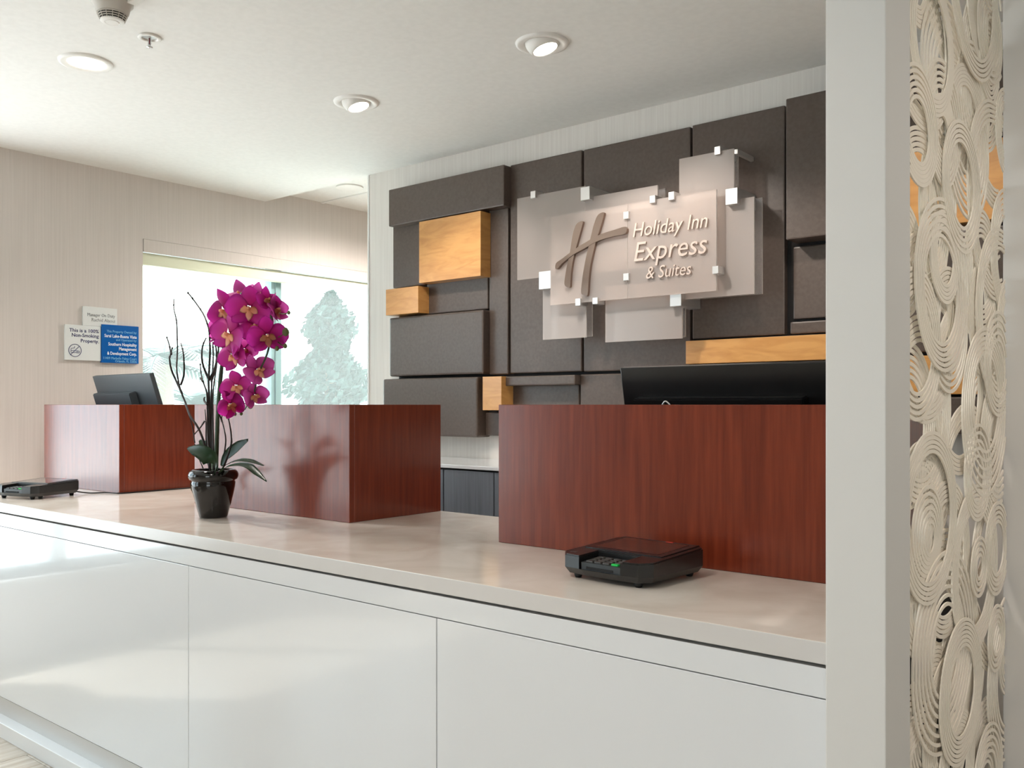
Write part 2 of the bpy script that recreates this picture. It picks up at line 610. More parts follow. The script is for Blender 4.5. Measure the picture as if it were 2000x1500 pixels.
# roller shade on the back-office window: fascia, rolled band and the sheer cloth added in front of the glass to haze the view
y0, y1 = WIN_BACK[0] + 0.004, WIN_BACK[1] - 0.004
rs = thing('roller_shade', 'roller shade over the office window with a sheer sheet added to haze the view, beige fascia on top', 'roller shade', (XW - 0.05, (y0 + y1) / 2, 2.27))
bm = new_bm(); box(bm, XW - 0.012, XW + 0.004, y0, y1, 2.2, 2.272)
obj('fascia', bm, 'wall_beige', rs)
bm = new_bm(); box(bm, XW - 0.075, XW - 0.02, y0, y1, 2.128, 2.2, bevel=0.006)
obj('roller_band', bm, 'shade_band', rs, label='pale green rolled band')
bm = new_bm(); box(bm, XW - 0.066, XW - 0.0645, y0 + 0.01, y1 - 0.01, WIN_BACK[2] + 0.03, 2.14)
obj('haze_sheet', bm, 'scrim', rs)
bm = new_bm(); box(bm, XW - 0.072, XW - 0.058, y0 + 0.01, y1 - 0.01, WIN_BACK[2] + 0.008, WIN_BACK[2] + 0.036, bevel=0.003)
obj('hem_bar', bm, 'frame_white', rs)

# column beside the counter and the pier that carries the carved screen
XS = -0.44
bm = new_bm(); box(bm, -0.534, XS, 1.442, 1.571, 0, ZC, bevel=0.002)
obj('column', bm, 'column', kind='structure')
bm = new_bm(); box(bm, -0.452, -0.1, 2.345, 2.6, 0, ZC, bevel=0.002)
obj('pier', bm, 'lobby_wall', kind='structure')

# outside
bm = new_bm(); box(bm, -40, XW - 0.2, -25, 40, -0.35, -0.2)
obj('ground', bm, 'pavement', kind='structure')

# ================================================================== COUNTER
ct = thing('reception_counter', 'long glossy white reception counter with a beige quartz top', 'counter', (-2.73, 1.95, 0))
XA, XB = XW + 0.001, -0.536
bm = new_bm(); box(bm, XA, XB, 1.5, 2.44, 0.882, 0.92, bevel=0.002)
for f in bm.faces:
    if f.normal.y < -0.7:
        f.material_index = 1
bm.normal_update()
for f in bm.faces:
    f.material_index = 1 if f.normal.y < -0.7 else 0
obj('countertop', bm, ['stone', 'stone_edge'], ct, label='beige quartz slab')
bm = new_bm(); box(bm, XA, XB, 1.53, 2.38, 0.02, 0.882)
obj('carcass', bm, 'dark_gap', ct)
bm = new_bm(); box(bm, XA, XB, 1.505, 1.531, 0.8235, 0.875, bevel=0.001, seg=1)
obj('apron', bm, 'gloss_white', ct)
seams = [XA, -2.536, -1.47, XB]
for a, b in zip(seams, seams[1:]):
    bm = new_bm(); box(bm, a + 0.0012, b - 0.0012, 1.505, 1.531, 0.127, 0.8215, bevel=0.001, seg=1)
    obj('front_panel', bm, 'gloss_white', ct)
bm = new_bm(); box(bm, XA, XB, 1.506, 1.531, 0.04, 0.1255)
obj('kick_strip', bm, 'kick', ct, label='grey kick strip')
bm = new_bm(); box(bm, XA, XB, 1.459, 1.531, 0.0, 0.058, bevel=0.002)
obj('plinth', bm, 'gloss_white', ct)

# mahogany boxes on the counter: open behind, front and two sides
def desk_screen(x0, x1, label):
    t = thing('desk_screen', label, 'desk screen', ((x0 + x1) / 2, 2.2, 0.92), 'mahogany monitor screens on the counter')
    z0, z1 = 0.9205, 1.3195
    bm = new_bm(); box(bm, x0, x1, 1.99, 2.012, z0, z1, bevel=0.0012, seg=1)
    obj('front_panel', bm, 'mahogany', t)
    for a, b in ((x0, x0 + 0.022), (x1 - 0.022, x1)):
        bm = new_bm(); box(bm, a, b, 2.0125, 2.432, z0, z1, bevel=0.0012, seg=1)
        obj('side_panel', bm, 'mahogany', t)
    return t
desk_screen(-4.69, -3.925, 'mahogany desk screen by the window wall, its front pale with window glare')
desk_screen(-3.308, -2.353, 'middle mahogany desk screen standing behind the orchid')
desk_screen(-1.693, -0.60, 'red mahogany desk screen beside the white column, widest in view')

# ================================================================== WALL PANELLING
pn = thing('wall_panelling', 'patchwork wall cladding of charcoal leatherette and maple blocks behind the counter', 'wall panelling', (-2.2, YB, 0))
def wall_block(pts, yf, m, yb=YB, bevel=0.006):
    """pts: left-top, right-top, left-bottom, right-bottom pixels of the block's face"""
    (lx, lt), (rx, rt), (_, lb), (_, rb) = pts
    a, b, c, d = onY(lx, lt, yf), onY(rx, rt, yf), onY(lx, lb, yf), onY(rx, rb, yf)
    zt, zb = (a.z + b.z) / 2, (c.z + d.z) / 2
    bm = new_bm(); box(bm, a.x, b.x, yf, yb, zb, zt, bevel=bevel)
    return obj('maple_block' if m == 'maple' else 'leatherette_panel', bm, m, pn, smooth=False)
YF = 3.41
B = lambda x0, x1, t0, t1, b0, b1: ((x0, t0), (x1, t1), (x0, b0), (x1, b1))
wall_block(B(759, 984, 369.5, 322.5, 442, 402), 3.355, 'panel')
wall_block(B(818.5, 938.6, 433, 412.3, 552.5, 539), 3.335, 'maple', bevel=0.0015)
wall_block(B(767.4, 830, 444, 430, 563, 556), YF, 'panel')
wall_block(B(834, 953, 550, 535, 612.5, 604.5), YF, 'panel')
wall_block(B(753.6, 816.8, 566, 558, 615.6, 611), 3.33, 'maple', bevel=0.0015)
wall_block(B(955.3, 992.3, 413, 404, 731.8, 730.5), YF, 'panel')
wall_block(B(760.5, 944, 620.5, 605, 735.4, 730), 3.362, 'panel', bevel=0.010)
wall_block(B(748, 932.3, 740.4, 736, 852.5, 850.5), 3.35, 'panel', bevel=0.010)
wall_block(B(942.6, 979.3, 735.8, 735, 801.3, 801.3), 3.335, 'maple', bevel=0.0015)
wall_block(B(983, 1123, 735.6, 731.8, 753.8, 751.3), 3.368, 'panel')
wall_block(B(998, 1131, 752, 750, 852, 850), 3.425, 'panel')
wall_block(B(948, 996, 806, 806, 852, 851), YF, 'panel')
wall_block(B(1133.5, 1338, 730.8, 726.5, 850, 848), YF, 'panel')
wall_block(B(996.5, 1136, 321.5, 293.8, 729.3, 725.8), YF, 'panel')
wall_block(B(1140, 1348, 293, 246.3, 725.5, 721), YF, 'panel')
wall_block(B(1352, 1532.5, 245, 204.8, 662, 653.3), YF, 'panel')
wall_block(B(1534.6, 1700, 193, 156, 466.5, 451), 3.33, 'panel')
wall_block(B(1549, 1700, 478, 470, 623, 615), 3.42, 'panel')
wall_block(B(1543, 1700, 627.6, 621, 651.5, 645.5), YF, 'panel')
wall_block(B(1339.4, 1712, 665, 648.5, 710, 700), 3.38, 'maple', bevel=0.0015)
wall_block(B(1342, 1700, 714, 704, 848, 842), YF, 'panel')
# seen through the carved screen
wall_block(B(1704, 1990, 312, 262, 446, 432), 3.36, 'maple', bevel=0.0015)
wall_block(B(1704, 1990, 150, 92, 305, 256), YF, 'panel')
wall_block(B(1704, 1862, 452, 446, 690, 686), YF, 'panel')
wall_block(B(1866, 1990, 446, 440, 690, 680), 3.37, 'panel')
wall_block(B(1716, 1990, 696, 690, 771, 769), 3.37, 'maple', bevel=0.0015)
wall_block(B(1704, 1990, 776, 775, 846, 848), 3.36, 'panel')

for (pa, pb) in (((772, 425), (1000, 850)), ((998, 322), (1990, 848))):          # dark board added so the gaps between panels read dark
    a = onY(*pa, YF); b = onY(*pb, YF)
    bm = new_bm(); box(bm, a.x, b.x, YB - 0.012, YB - 0.0005, b.z, a.z - 0.01)
    obj('gap_backing', bm, 'dark_gap', pn)

# low cabinet behind the counter
lc = thing('low_cabinet', 'low slate grey cabinet with a white top under the wall cladding', 'cabinet', (-2.3, 3.2, 0))
bm = new_bm(); box(bm, -3.5, -0.95, 3.02, YB - 0.001, 0.0, 1.028)
obj('carcass', bm, 'dark_gap', lc)
xs = [-3.5 + 0.307 * k for k in range(9)]
for a in xs[:-1]:
    a2 = a + (-2.70 - (-3.5 + 0.307 * 3)) if False else a
    bm = new_bm(); box(bm, a + 0.003, a + 0.304, 3.0, 3.0195, 0.06, 1.02, bevel=0.0015, seg=1)
    obj('drawer_front', bm, 'drawer', lc)
bm = new_bm(); box(bm, -3.52, -0.94, 2.995, YB - 0.001, 1.0285, 1.045, bevel=0.002)
obj('worktop', bm, 'gloss_white', lc, label='glossy white worktop')

# ================================================================== GLASS SIGN
sg = thing('acrylic_sign', 'layered frosted acrylic hotel name sign with metal cube fixings on the cladding', 'sign', (-1.95, YB - 0.05, 1.75))
def sheet(pts, y, m='frosted', t=0.008):
    (lx, lt), (rx, rt), (_, lb), (_, rb) = pts
    a, b, c, d = onY(lx, lt, y), onY(rx, rt, y), onY(lx, lb, y), onY(rx, rb, y)
    bm = new_bm(); box(bm, a.x, b.x, y, y + t, (c.z + d.z) / 2, (a.z + b.z) / 2)
    bm.normal_update()
    for f in bm.faces:
        f.material_index = 0 if abs(f.normal.y) > 0.7 else 1
    return obj('acrylic_sheet', bm, [m, 'sheet_edge'], sg)
F1, F2, F3 = 3.235, 3.275, 3.335
sheet(B(1075.2, 1225.5, 423.4, 398.8, 596, 583), F1)
sheet(B(1226.3, 1399, 398.5, 369.4, 583, 567.6), F1)
sheet(B(1010.2, 1142.4, 387.6, 363.8, 545.8, 533.5), F2)
sheet(B(1142.8, 1284.3, 387, 361, 533.5, 520), F2)
sheet(B(1300.5, 1472.7, 411, 384, 587.7, 574), F2)
sheet(B(1326.6, 1433.5, 310.6, 290, 408, 391), F2)
sheet(B(1060.3, 1144, 556, 548, 663.3, 659.3), F2)
sheet(B(1182.4, 1332, 560, 545, 668.4, 661), F2)
for s in (B(1056, 1158, 392, 372, 544, 535), B(1190, 1299, 388, 366.6, 525, 517), B(1316, 1488.7, 408, 390, 586, 576.5),
          B(1344, 1441.4, 312, 292, 402, 389), B(1078, 1156.4, 560, 553, 659.5, 658.8), B(1200, 1338.3, 560, 548, 663, 660.5)):
    sheet(s, F3, 'clear_sheet', 0.006)
def cube(px, py, w, h, y, back):
    a = onY(px - w / 2, py - h / 2, y); b = onY(px + w / 2, py + h / 2, y)
    bm = new_bm(); box(bm, a.x, b.x, y, back, b.z, a.z, bevel=0.0012, seg=1)
    obj('standoff', bm, 'metal', sg)
for px, py, w, h in ((1040.7, 380, 9.6, 12), (1400.8, 293.8, 11.5, 13.5), (1437.5, 296, 7, 8)):
    cube(px, py, w, h, F2 - 0.012, YF)
for px, py, w, h in ((1274, 389, 11, 13), (1311, 382.5, 11.3, 14), (1222.4, 420.3, 10.8, 13), (1222.4, 540.7, 10.8, 13), (1397, 527, 12, 14),
                     (1128.4, 590, 10, 13), (1162, 587.5, 10, 12)):
    cube(px, py, w, h, F1 - 0.012, F2 + 0.004)
for px, py, w, h in ((1142.6, 377.8, 17.6, 22.5), (1064.8, 547, 25, 32), (1428.5, 383.4, 23.5, 27.5), (1319.3, 585, 22, 24)):
    cube(px, py, w, h, F2 - 0.03, YF)
# the script initial
def crop3(p):
    return (980 + p[0] / 3.572, 270 + p[1] / 3.572)
strokes = [
    [(528, 612), (545, 592), (578, 583), (570, 625), (552, 690), (530, 770), (510, 850), (497, 930), (492, 1000), (488, 1040), (466, 1040), (450, 1018), (457, 950), (472, 870), (488, 800), (500, 720), (512, 655)],
    [(672, 560), (692, 532), (727, 522), (718, 568), (697, 640), (668, 730), (646, 820), (630, 900), (620, 990), (612, 1096), (586, 1096), (567, 1078), (576, 980), (594, 870), (616, 770), (640, 670), (655, 610)],
    [(388, 893), (398, 870), (438, 842), (482, 808), (540, 766), (600, 730), (660, 694), (730, 664), (800, 643), (878, 622), (878, 668), (800, 686), (720, 707), (655, 735), (592, 772), (530, 805), (484, 838), (436, 876), (406, 912), (390, 914)]]
bm = new_bm()
for s in strokes:
    pts = []
    for p in s:
        q = onY(*crop3(p), F1)
        pts.append((q.x, 0.0, q.z))
    pts = [(p.x, p.z) for p in smooth_path(pts + [pts[0]], 3)[:-1]]
    prism(bm, pts, 'y', F1 - 0.014 - 0.0012 * strokes.index(s), F1 - 0.0005)
obj('script_initial', bm, 'letter', sg)
def sign_line(body, x0, y0, x1, y1, hpx, shear):
    a = onY(*crop3((x0, y0)), F1); b = onY(*crop3((x1, y1)), F1)
    top = onY(*crop3((x0, y0 - hpx)), F1)
    lettering(body, sg, 'letter_face', (1, 0, 0), (0, 0, 1), (0, -1, 0), (a.x, F1 - 0.0045, (a.z + b.z) / 2), b.x - a.x, top.z - a.z,
              shear=shear, extrude=0.004, offset=0.0, bevel=0.0)
sign_line('Holiday Inn', 922, 690, 1442, 622, 95, 0.22)
sign_line('Express', 930, 858, 1440, 805, 130, 0.22)
sign_line('& Suites', 1014, 982, 1330, 950, 84, 0.22)

# ================================================================== WALL PLATES
def plate(label, y0, y1, z0, z1, m, t=0.012):
    p = thing('wall_plate', label, 'sign', (XW, (y0 + y1) / 2, (z0 + z1) / 2), 'small notices on the beige wall')
    bm = new_bm(); box(bm, XW + 0.001, XW + t, y0, y1, z0, z1, bevel=0.0012, seg=1)
    obj('plate', bm, m, p)
    return p
YA, ZA, XN = (0, 1, 0), (0, 0, 1), (1, 0, 0)
def pl(px, py):
    q = onX(110 + px / 11.11, 590 + py / 11.11, XW)
    return q
def plate_line(p, body, lx, rx, ly, ry, m, t, hpx, off=0.0):
    a, b = pl(lx, ly), pl(rx, ry)
    top = pl(rx, ry - hpx)
    lettering(body, p, m, YA, ZA, XN, (XW + t + 0.0004, b.y, (a.z + b.z) / 2), b.y - a.y, top.z - b.z, right=True, extrude=0.0004, offset=off, res=2)
p = plate('white plate with grey duty manager lettering, above the two others', 2.291, 2.483, 1.751, 1.856, 'sign_white')
plate_line(p, 'Manager On Duty', 655, 1250, 300, 350, 'grey_ink', 0.012, 68)
plate_line(p, 'Rachid Alaoui', 745, 1250, 420, 447, 'grey_ink', 0.012, 68)
p = plate('white non-smoking notice with navy lettering and a cigarette symbol', 2.194, 2.389, 1.56, 1.7505, 'sign_white', 0.014)
plate_line(p, 'This is a 100%', 255, 895, 645, 675, 'navy', 0.014, 75, 0.01)
plate_line(p, 'Non-Smoking', 310, 895, 755, 775, 'navy', 0.014, 75, 0.01)
plate_line(p, 'Property.', 505, 895, 880, 890, 'navy', 0.014, 75, 0.01)
c = pl(380, 1050)
rad = (pl(380, 905).z - pl(380, 1195).z) / 2
bm = new_bm()
tube(bm, [(XW + 0.0145, c.y + rad * 0.92 * math.cos(a), c.z + rad * 0.92 * math.sin(a)) for a in [2 * math.pi * k / 40 for k in range(41)]], 0.0016, 5)
s2 = rad * 0.64
tube(bm, [(XW + 0.0145, c.y - s2, c.z - s2), (XW + 0.0145, c.y + s2, c.z + s2)], 0.0016, 5)
u = rad
for a, b in (((-0.6, -0.02), (0.62, -0.08)), ((-0.6, -0.3), (0.62, -0.36)), ((-0.6, -0.02), (-0.6, -0.3)), ((0.62, -0.08), (0.62, -0.36)), ((0.3, -0.06), (0.3, -0.34)),
             ((-0.6, -0.02), (-0.58, 0.28)), ((-0.58, 0.28), (-0.1, 0.36)), ((-0.1, 0.36), (-0.04, 0.62))):
    tube(bm, [(XW + 0.0145, c.y + a[0] * u, c.z + a[1] * u), (XW + 0.0145, c.y + b[0] * u, c.z + b[1] * u)], 0.0013, 4)
obj('cigarette_symbol', bm, 'navy', p)
p = plate('blue ownership notice with white lettering beside the window', 2.391, 2.606, 1.552, 1.764, 'sign_blue', 0.018)
for body, lx, ly, ry, m_, h, off in (('This Property Owned by:', 1060, 660, 695, 'pale_blue_ink', 50, 0), ('Sarai Lake-Buena Vista', 1010, 765, 795, 'white_ink', 66, 0.012),
                               ('and Operated by:', 1262, 850, 865, 'pale_blue_ink', 50, 0), ('Southern Hospitality', 1095, 945, 970, 'white_ink', 66, 0.012),
                               ('Management', 1325, 1050, 1065, 'white_ink', 66, 0.012), ('& Development Corp.', 1070, 1150, 1160, 'white_ink', 66, 0.012),
                               ('11409 Marbelle Palms Court', 990, 1245, 1255, 'pale_blue_ink', 50, 0), ('Orlando, FL 32836', 1245, 1315, 1315, 'pale_blue_ink', 50, 0)):
    plate_line(p, body, lx, 1708, ly, ry, m_, 0.018, h, off)

# ================================================================== MONITORS
def monitor(label, xc, y, w, ztop, tilt, dark, yaw=0.0, h=0.36, hx=(-0.4, 0.3)):
    """seen from behind: tilted panel with a housing, stand and foot"""
    t = thing('monitor', label, 'monitor', (xc, y + 0.09, 0.9205), 'computer monitors behind the desk screens')
    ca, sa = math.cos(tilt), math.sin(tilt)
    R = Matrix.Rotation(tilt, 4, 'X')
    top = Vector((xc, 0, 0))
    T = Matrix.Translation(Vector((xc, y, ztop))) @ Matrix.Rotation(yaw, 4, 'Z') @ R
    def put(bm):
        bmesh.ops.transform(bm, matrix=T, verts=bm.verts)
        return bm
    bm = new_bm(); box(bm, -w / 2, w / 2, 0, 0.022, -h, 0, bevel=0.003)
    obj('back_shell', put(bm), dark, t)
    bm = new_bm(); box(bm, -w / 2 + 0.012, w / 2 - 0.012, 0.022, 0.0235, -h + 0.018, -0.012)
    obj('display', put(bm), 'screen_glass', t)
    bm = new_bm()
    prism(bm, [(w * hx[0], -0.083), (w * hx[1], -0.083), (w * hx[1], -0.27), (w * hx[0], -0.27)], 'y', -0.036, 0.001)
    bmesh.ops.bevel(bm, geom=bm.edges[:], offset=0.004, segments=2, affect='EDGES')
    obj('rear_housing', put(bm), dark, t)
    bm = new_bm(); box(bm, xc - 0.04, xc + 0.04, y + 0.035, y + 0.085, 0.935, ztop - 0.24, bevel=0.004)
    obj('stand', bm, dark, t)
    bm = new_bm(); box(bm, xc - 0.13, xc + 0.13, y - 0.03, y + 0.17, 0.9205, 0.936, bevel=0.005)
    obj('foot', bm, dark, t)
    return t
monitor('graphite monitor tilted back behind the desk screen by the window wall', -4.268, 2.165, 0.625, 1.463, math.radians(17), 'graphite', yaw=-0.05, hx=(-0.46, 0.20))
m3 = monitor('black monitor behind the desk screen beside the white column', -1.075, 2.178, 0.645, 1.424, math.radians(12), 'black_plastic', hx=(-0.42, 0.34))
bm = new_bm()
cpath = smooth_path([(-1.235, 2.128, 1.20), (-1.232, 2.122, 1.29), (-1.222, 2.118, 1.323), (-1.21, 2.118, 1.326), (-1.198, 2.122, 1.30), (-1.19, 2.13, 1.2)], 5)
tube(bm, cpath, 0.0025, 6)
obj('cable', bm, 'metal', m3, smooth=True, label='pale looped cable')

# ================================================================== PAYMENT TERMINALS
def card_terminal(label):
    t = thing('payment_terminal', label, 'card reader', (0, 0, 0), 'payment terminals on the counter')
    W, D = 0.125, 0.124                      # half sizes; front at -y
    zb = 0.016
    outline = [(-W, -D + 0.03), (-W + 0.022, -D + 0.004), (-0.05, -D - 0.002), (0.05, -D - 0.002), (W - 0.022, -D + 0.004), (W, -D + 0.03), (W, D - 0.02), (W - 0.02, D), (-W + 0.02, D), (-W, D - 0.02)]
    bm = new_bm()
    inner = [(x_ * 0.93, y_ * 0.93) for x_, y_ in outline]
    a = [bm.verts.new((p[0], p[1], zb - 0.004)) for p in inner]
    b = [bm.verts.new((p[0], p[1], zb + 0.01)) for p in outline]
    n = len(a)
    bm.faces.new(list(reversed(a))); bm.faces.new(b)
    for k in range(n):
        bm.faces.new([a[k], a[(k + 1) % n], b[(k + 1) % n], b[k]])
    obj('base', bm, 'black_plastic', t)
    ky0, kx = -D + 0.072, 0.058               # rear edge and half width of the keypad bay
    def ztop(y_):
        return 0.056 + 0.012 * (y_ + D) / (2 * D)
    def block(pts):
        bm = new_bm()
        lo = [bm.verts.new((p[0], p[1], zb + 0.01)) for p in pts]
        hi = [bm.verts.new((p[0], p[1], ztop(p[1]))) for p in pts]
        k_ = len(pts)
        bm.faces.new(list(reversed(lo))); top = bm.faces.new(hi)
        for q in range(k_):
            bm.faces.new([lo[q], lo[(q + 1) % k_], hi[(q + 1) % k_], hi[q]])
        bmesh.ops.recalc_face_normals(bm, faces=bm.faces)
        bmesh.ops.bevel(bm, geom=list({e for e in top.edges}), offset=0.003, segments=2, affect='EDGES')
        return bm
    obj('body', block([(-W, -D + 0.03), (-W + 0.022, -D + 0.004), (-kx, -D - 0.001), (-kx, ky0), (kx, ky0), (kx, -D - 0.001), (W - 0.022, -D + 0.004), (W, -D + 0.03), (W, D - 0.02), (W - 0.02, D), (-W + 0.02, D), (-W, D - 0.02)]), 'black_plastic', t)
    bm = new_bm()
    prism(bm, [(-D + 0.004, zb + 0.01), (-D + 0.004, 0.042), (ky0, 0.047), (ky0, zb + 0.01)], 'x', -kx + 0.003, kx - 0.003)
    obj('keypad', bm, 'dark_plastic', t)
    bm = new_bm(); box(bm, -0.04, 0.035, -D + 0.0025, -D + 0.006, 0.0275, 0.033)
    obj('card_slot', bm, 'slot', t)
    km = None
    for r_ in range(4):
        for c_ in range(4):
            gx, gy = -0.036 + c_ * 0.0235, -D + 0.014 + r_ * 0.0135
            green = (r_ == 0 and c_ == 3)
            bm = new_bm()
            z_ = 0.042 + 0.005 * (gy + D) / 0.072
            box(bm, gx - 0.009, gx + 0.009, gy - 0.005, gy + 0.005, z_ - 0.001, z_ + 0.0035, bevel=0.0015)
            obj('enter_key' if green else 'key', bm, 'green_key' if green else 'key', t, label='green enter key' if green else None)
    # display plate and its glass, sloping with the top
    def slope_box(x0, x1, ya, yb_, up, m, name, label=None, inset=0.0):
        bm = new_bm()
        vs = [bm.verts.new((x_, y_, ztop(y_) + z_)) for z_ in (0.0, up) for x_, y_ in ((x0, ya), (x1, ya), (x1, yb_), (x0, yb_))]
        for f in ((0, 3, 2, 1), (4, 5, 6, 7), (0, 1, 5, 4), (1, 2, 6, 5), (2, 3, 7, 6), (3, 0, 4, 7)):
            bm.faces.new([vs[k] for k in f])
        return obj(name, bm, m, t, label=label)
    slope_box(-0.108, 0.108, ky0 + 0.012, D - 0.008, 0.0022, 'black_plastic', 'display_bezel')
    slope_box(-0.09, 0.09, ky0 + 0.026, D - 0.022, 0.0028, 'screen_glass', 'display')
    slope_box(0.02, 0.04, D - 0.0165, D - 0.0105, 0.0029, 'red_mark', 'sticker', 'red sticker')
    slope_box(-0.106, -0.09, -D + 0.026, -D + 0.034, 0.0006, 'key', 'badge', 'small pale badge')
    for fx, fy in ((-0.085, -D + 0.03), (0.085, -D + 0.03), (-0.095, D - 0.03), (0.095, D - 0.03)):
        bm = new_bm(); lathe(bm, [(0, 0), (0.007, 0), (0.009, 0.004), (0.011, 0.015), (0, 0.015)], 12, (fx, fy, 0))
        obj('foot', bm, 'rubber', t, smooth=True)
    return t
t1 = card_terminal('black payment terminal in front of the desk screen beside the column')
t1.location = (-1.118, 1.795, 0.92); t1.rotation_euler = (0, 0, math.radians(-4))
t2 = copy_tree(t1)
t2['label'] = 'black payment terminal at the window end of the counter, its display bright with glare'
t2.location = (-4.085, 1.705, 0.92); t2.rotation_euler = (0, 0, math.radians(17))
# power lead running from the terminal along the foot of the desk screen
bm = new_bm()
tube(bm, smooth_path([(-4.05, 1.845, 0.935), (-4.03, 1.90, 0.924), (-3.99, 1.955, 0.9235), (-3.93, 1.975, 0.9235), (-3.905, 2.0, 0.9235), (-3.905, 2.2, 0.9235), (-3.905, 2.42, 0.9235)], 6), 0.003, 6)
ld = obj('power_lead', bm, 'rubber', smooth=True)
ld['label'] = 'thin black lead lying along the foot of the window end desk screen'; ld['category'] = 'cable'

# ================================================================== ORCHID
PY = 1.789
PC = Vector((-2.851, PY, 0.92))
orch = thing('potted_orchid', 'magenta orchid with curly twigs in a glossy black pot on the counter', 'potted plant', tuple(PC))
bm = new_bm()
lathe(bm, [(0, 0.001), (0.046, 0.001), (0.049, 0.006), (0.058, 0.04), (0.068, 0.08), (0.0745, 0.112), (0.0755, 0.124), (0.073, 0.129), (0.074, 0.132), (0.081, 0.135), (0.0855, 0.144), (0.086, 0.153), (0.082, 0.163), (0.075, 0.169), (0.068, 0.170), (0.064, 0.165), (0.062, 0.15), (0, 0.15)], 48, PC)
obj('pot', bm, 'pot', orch, smooth=True, auto=60)
bm = new_bm(); lathe(bm, [(0.0625, 0.148), (0.05, 0.158), (0.03, 0.162), (0, 0.164)], 20, PC)
obj('soil', bm, 'soil', orch, smooth=True)

def at(px, py, y=PY):
    return onY(px, py, y)
def leaf(mid, widths, cup=0.15, twist=None):
    """midrib points, half widths along it; the blade lies across the viewing side and folds slightly along the rib"""
    mid = smooth_path(mid, 5)
    n = len(mid)
    bm = new_bm()
    rows = []
    for i_, p in enumerate(mid):
        u = i_ / (n - 1)
        k = u * (len(widths) - 1)
        a = int(min(k, len(widths) - 2)); w = widths[a] + (widths[a + 1] - widths[a]) * (k - a)
        t_ = (mid[min(i_ + 1, n - 1)] - mid[max(i_ - 1, 0)]).normalized()
        nrm = twist.normalized() if twist else Vector((0, -1, 0))
        side = t_.cross(nrm).normalized()
        up = side.cross(t_).normalized()
        rows.append([bm.verts.new(p + side * w * s_ + up * (cup * w * (s_ * s_))) for s_ in (-1, -0.6, 0, 0.6, 1)])
    for A, Bq in zip(rows, rows[1:]):
        for k in range(4):
            bm.faces.new([A[k], A[k + 1], Bq[k + 1], Bq[k]])
    bmesh.ops.solidify(bm, geom=bm.faces[:], thickness=0.0018)
    return obj('leaf', bm, 'leaf', orch, smooth=True)
def L2(px, py):
    return 300 + px / 6.25, 800 + py / 6.25
leaf([at(*L2(770, 800), PY - 0.02), at(*L2(745, 690), PY - 0.05), at(*L2(670, 580), PY - 0.075), at(*L2(550, 505), PY - 0.085), at(*L2(415, 468), PY - 0.08)],
     [0.010, 0.024, 0.029, 0.027, 0.022, 0.004], 0.25, Vector((0.25, -0.8, 0.55)))
leaf([at(*L2(760, 780), PY), at(*L2(720, 600), PY + 0.02), at(*L2(650, 470), PY + 0.03), at(*L2(560, 375), PY + 0.03)],
     [0.010, 0.022, 0.026, 0.020, 0.004], 0.2, Vector((0.5, -0.8, 0.3)))
leaf([at(*L2(830, 690), PY), at(*L2(890, 570), PY + 0.01), at(*L2(1010, 470), PY + 0.02), at(*L2(1155, 372), PY + 0.02)],
     [0.007, 0.016, 0.022, 0.020, 0.005], 0.2, Vector((0.1, -0.9, 0.25)))
leaf([at(*L2(820, 740), PY), at(*L2(900, 670), PY), at(*L2(1040, 625), PY), at(*L2(1190, 635), PY + 0.01), at(*L2(1345, 685), PY + 0.01)],
     [0.006, 0.012, 0.014, 0.012, 0.003], 0.2, Vector((0.1, -0.35, 0.95)))
leaf([at(*L2(800, 790), PY - 0.02), at(*L2(870, 715), PY - 0.03), at(*L2(1010, 676), PY - 0.04), at(*L2(1150, 690), PY - 0.05), at(*L2(1260, 775), PY - 0.055), at(*L2(1380, 878), PY - 0.06)],
     [0.006, 0.012, 0.014, 0.014, 0.012, 0.002], 0.2, Vector((0.1, -0.4, 0.9)))
leaf([at(*L2(660, 770), PY + 0.06), at(*L2(540, 790), PY + 0.085), at(*L2(475, 880), PY + 0.09), at(*L2(470, 980), PY + 0.085), at(*L2(488, 1050), PY + 0.08)],
     [0.005, 0.010, 0.012, 0.010, 0.002], 0.2, Vector((-0.8, -0.5, 0.2)))

# flower stalk: up, over and down
def C1(px, py):
    return 300 + px / 4.6875, 520 + py / 4.6875
stalk = smooth_path([at(421, 920), at(423, 850), at(426, 790), at(431, 730), at(436, 690), at(440, 640, PY - 0.0), at(452, 596), at(476, 572), at(504, 574), at(525, 600, PY + .01), at(531, 640, PY + .01), at(522, 690), at(505, 730), at(495, 770), at(478, 800)], 5)
n = len(stalk)
bm = new_bm(); tube(bm, stalk, [0.0062 if i_ < 22 else 0.0062 - 0.0042 * (i_ - 22) / (n - 23) for i_ in range(n)], 8)
obj('flower_stalk', bm, 'stem', orch, smooth=True)
bm = new_bm(); tube(bm, [at(424.5, 920, PY + .012), at(428, 790, PY + .012), at(438, 690, PY + .01)], 0.003, 6)
obj('support_stake', bm, 'stem', orch, smooth=True)

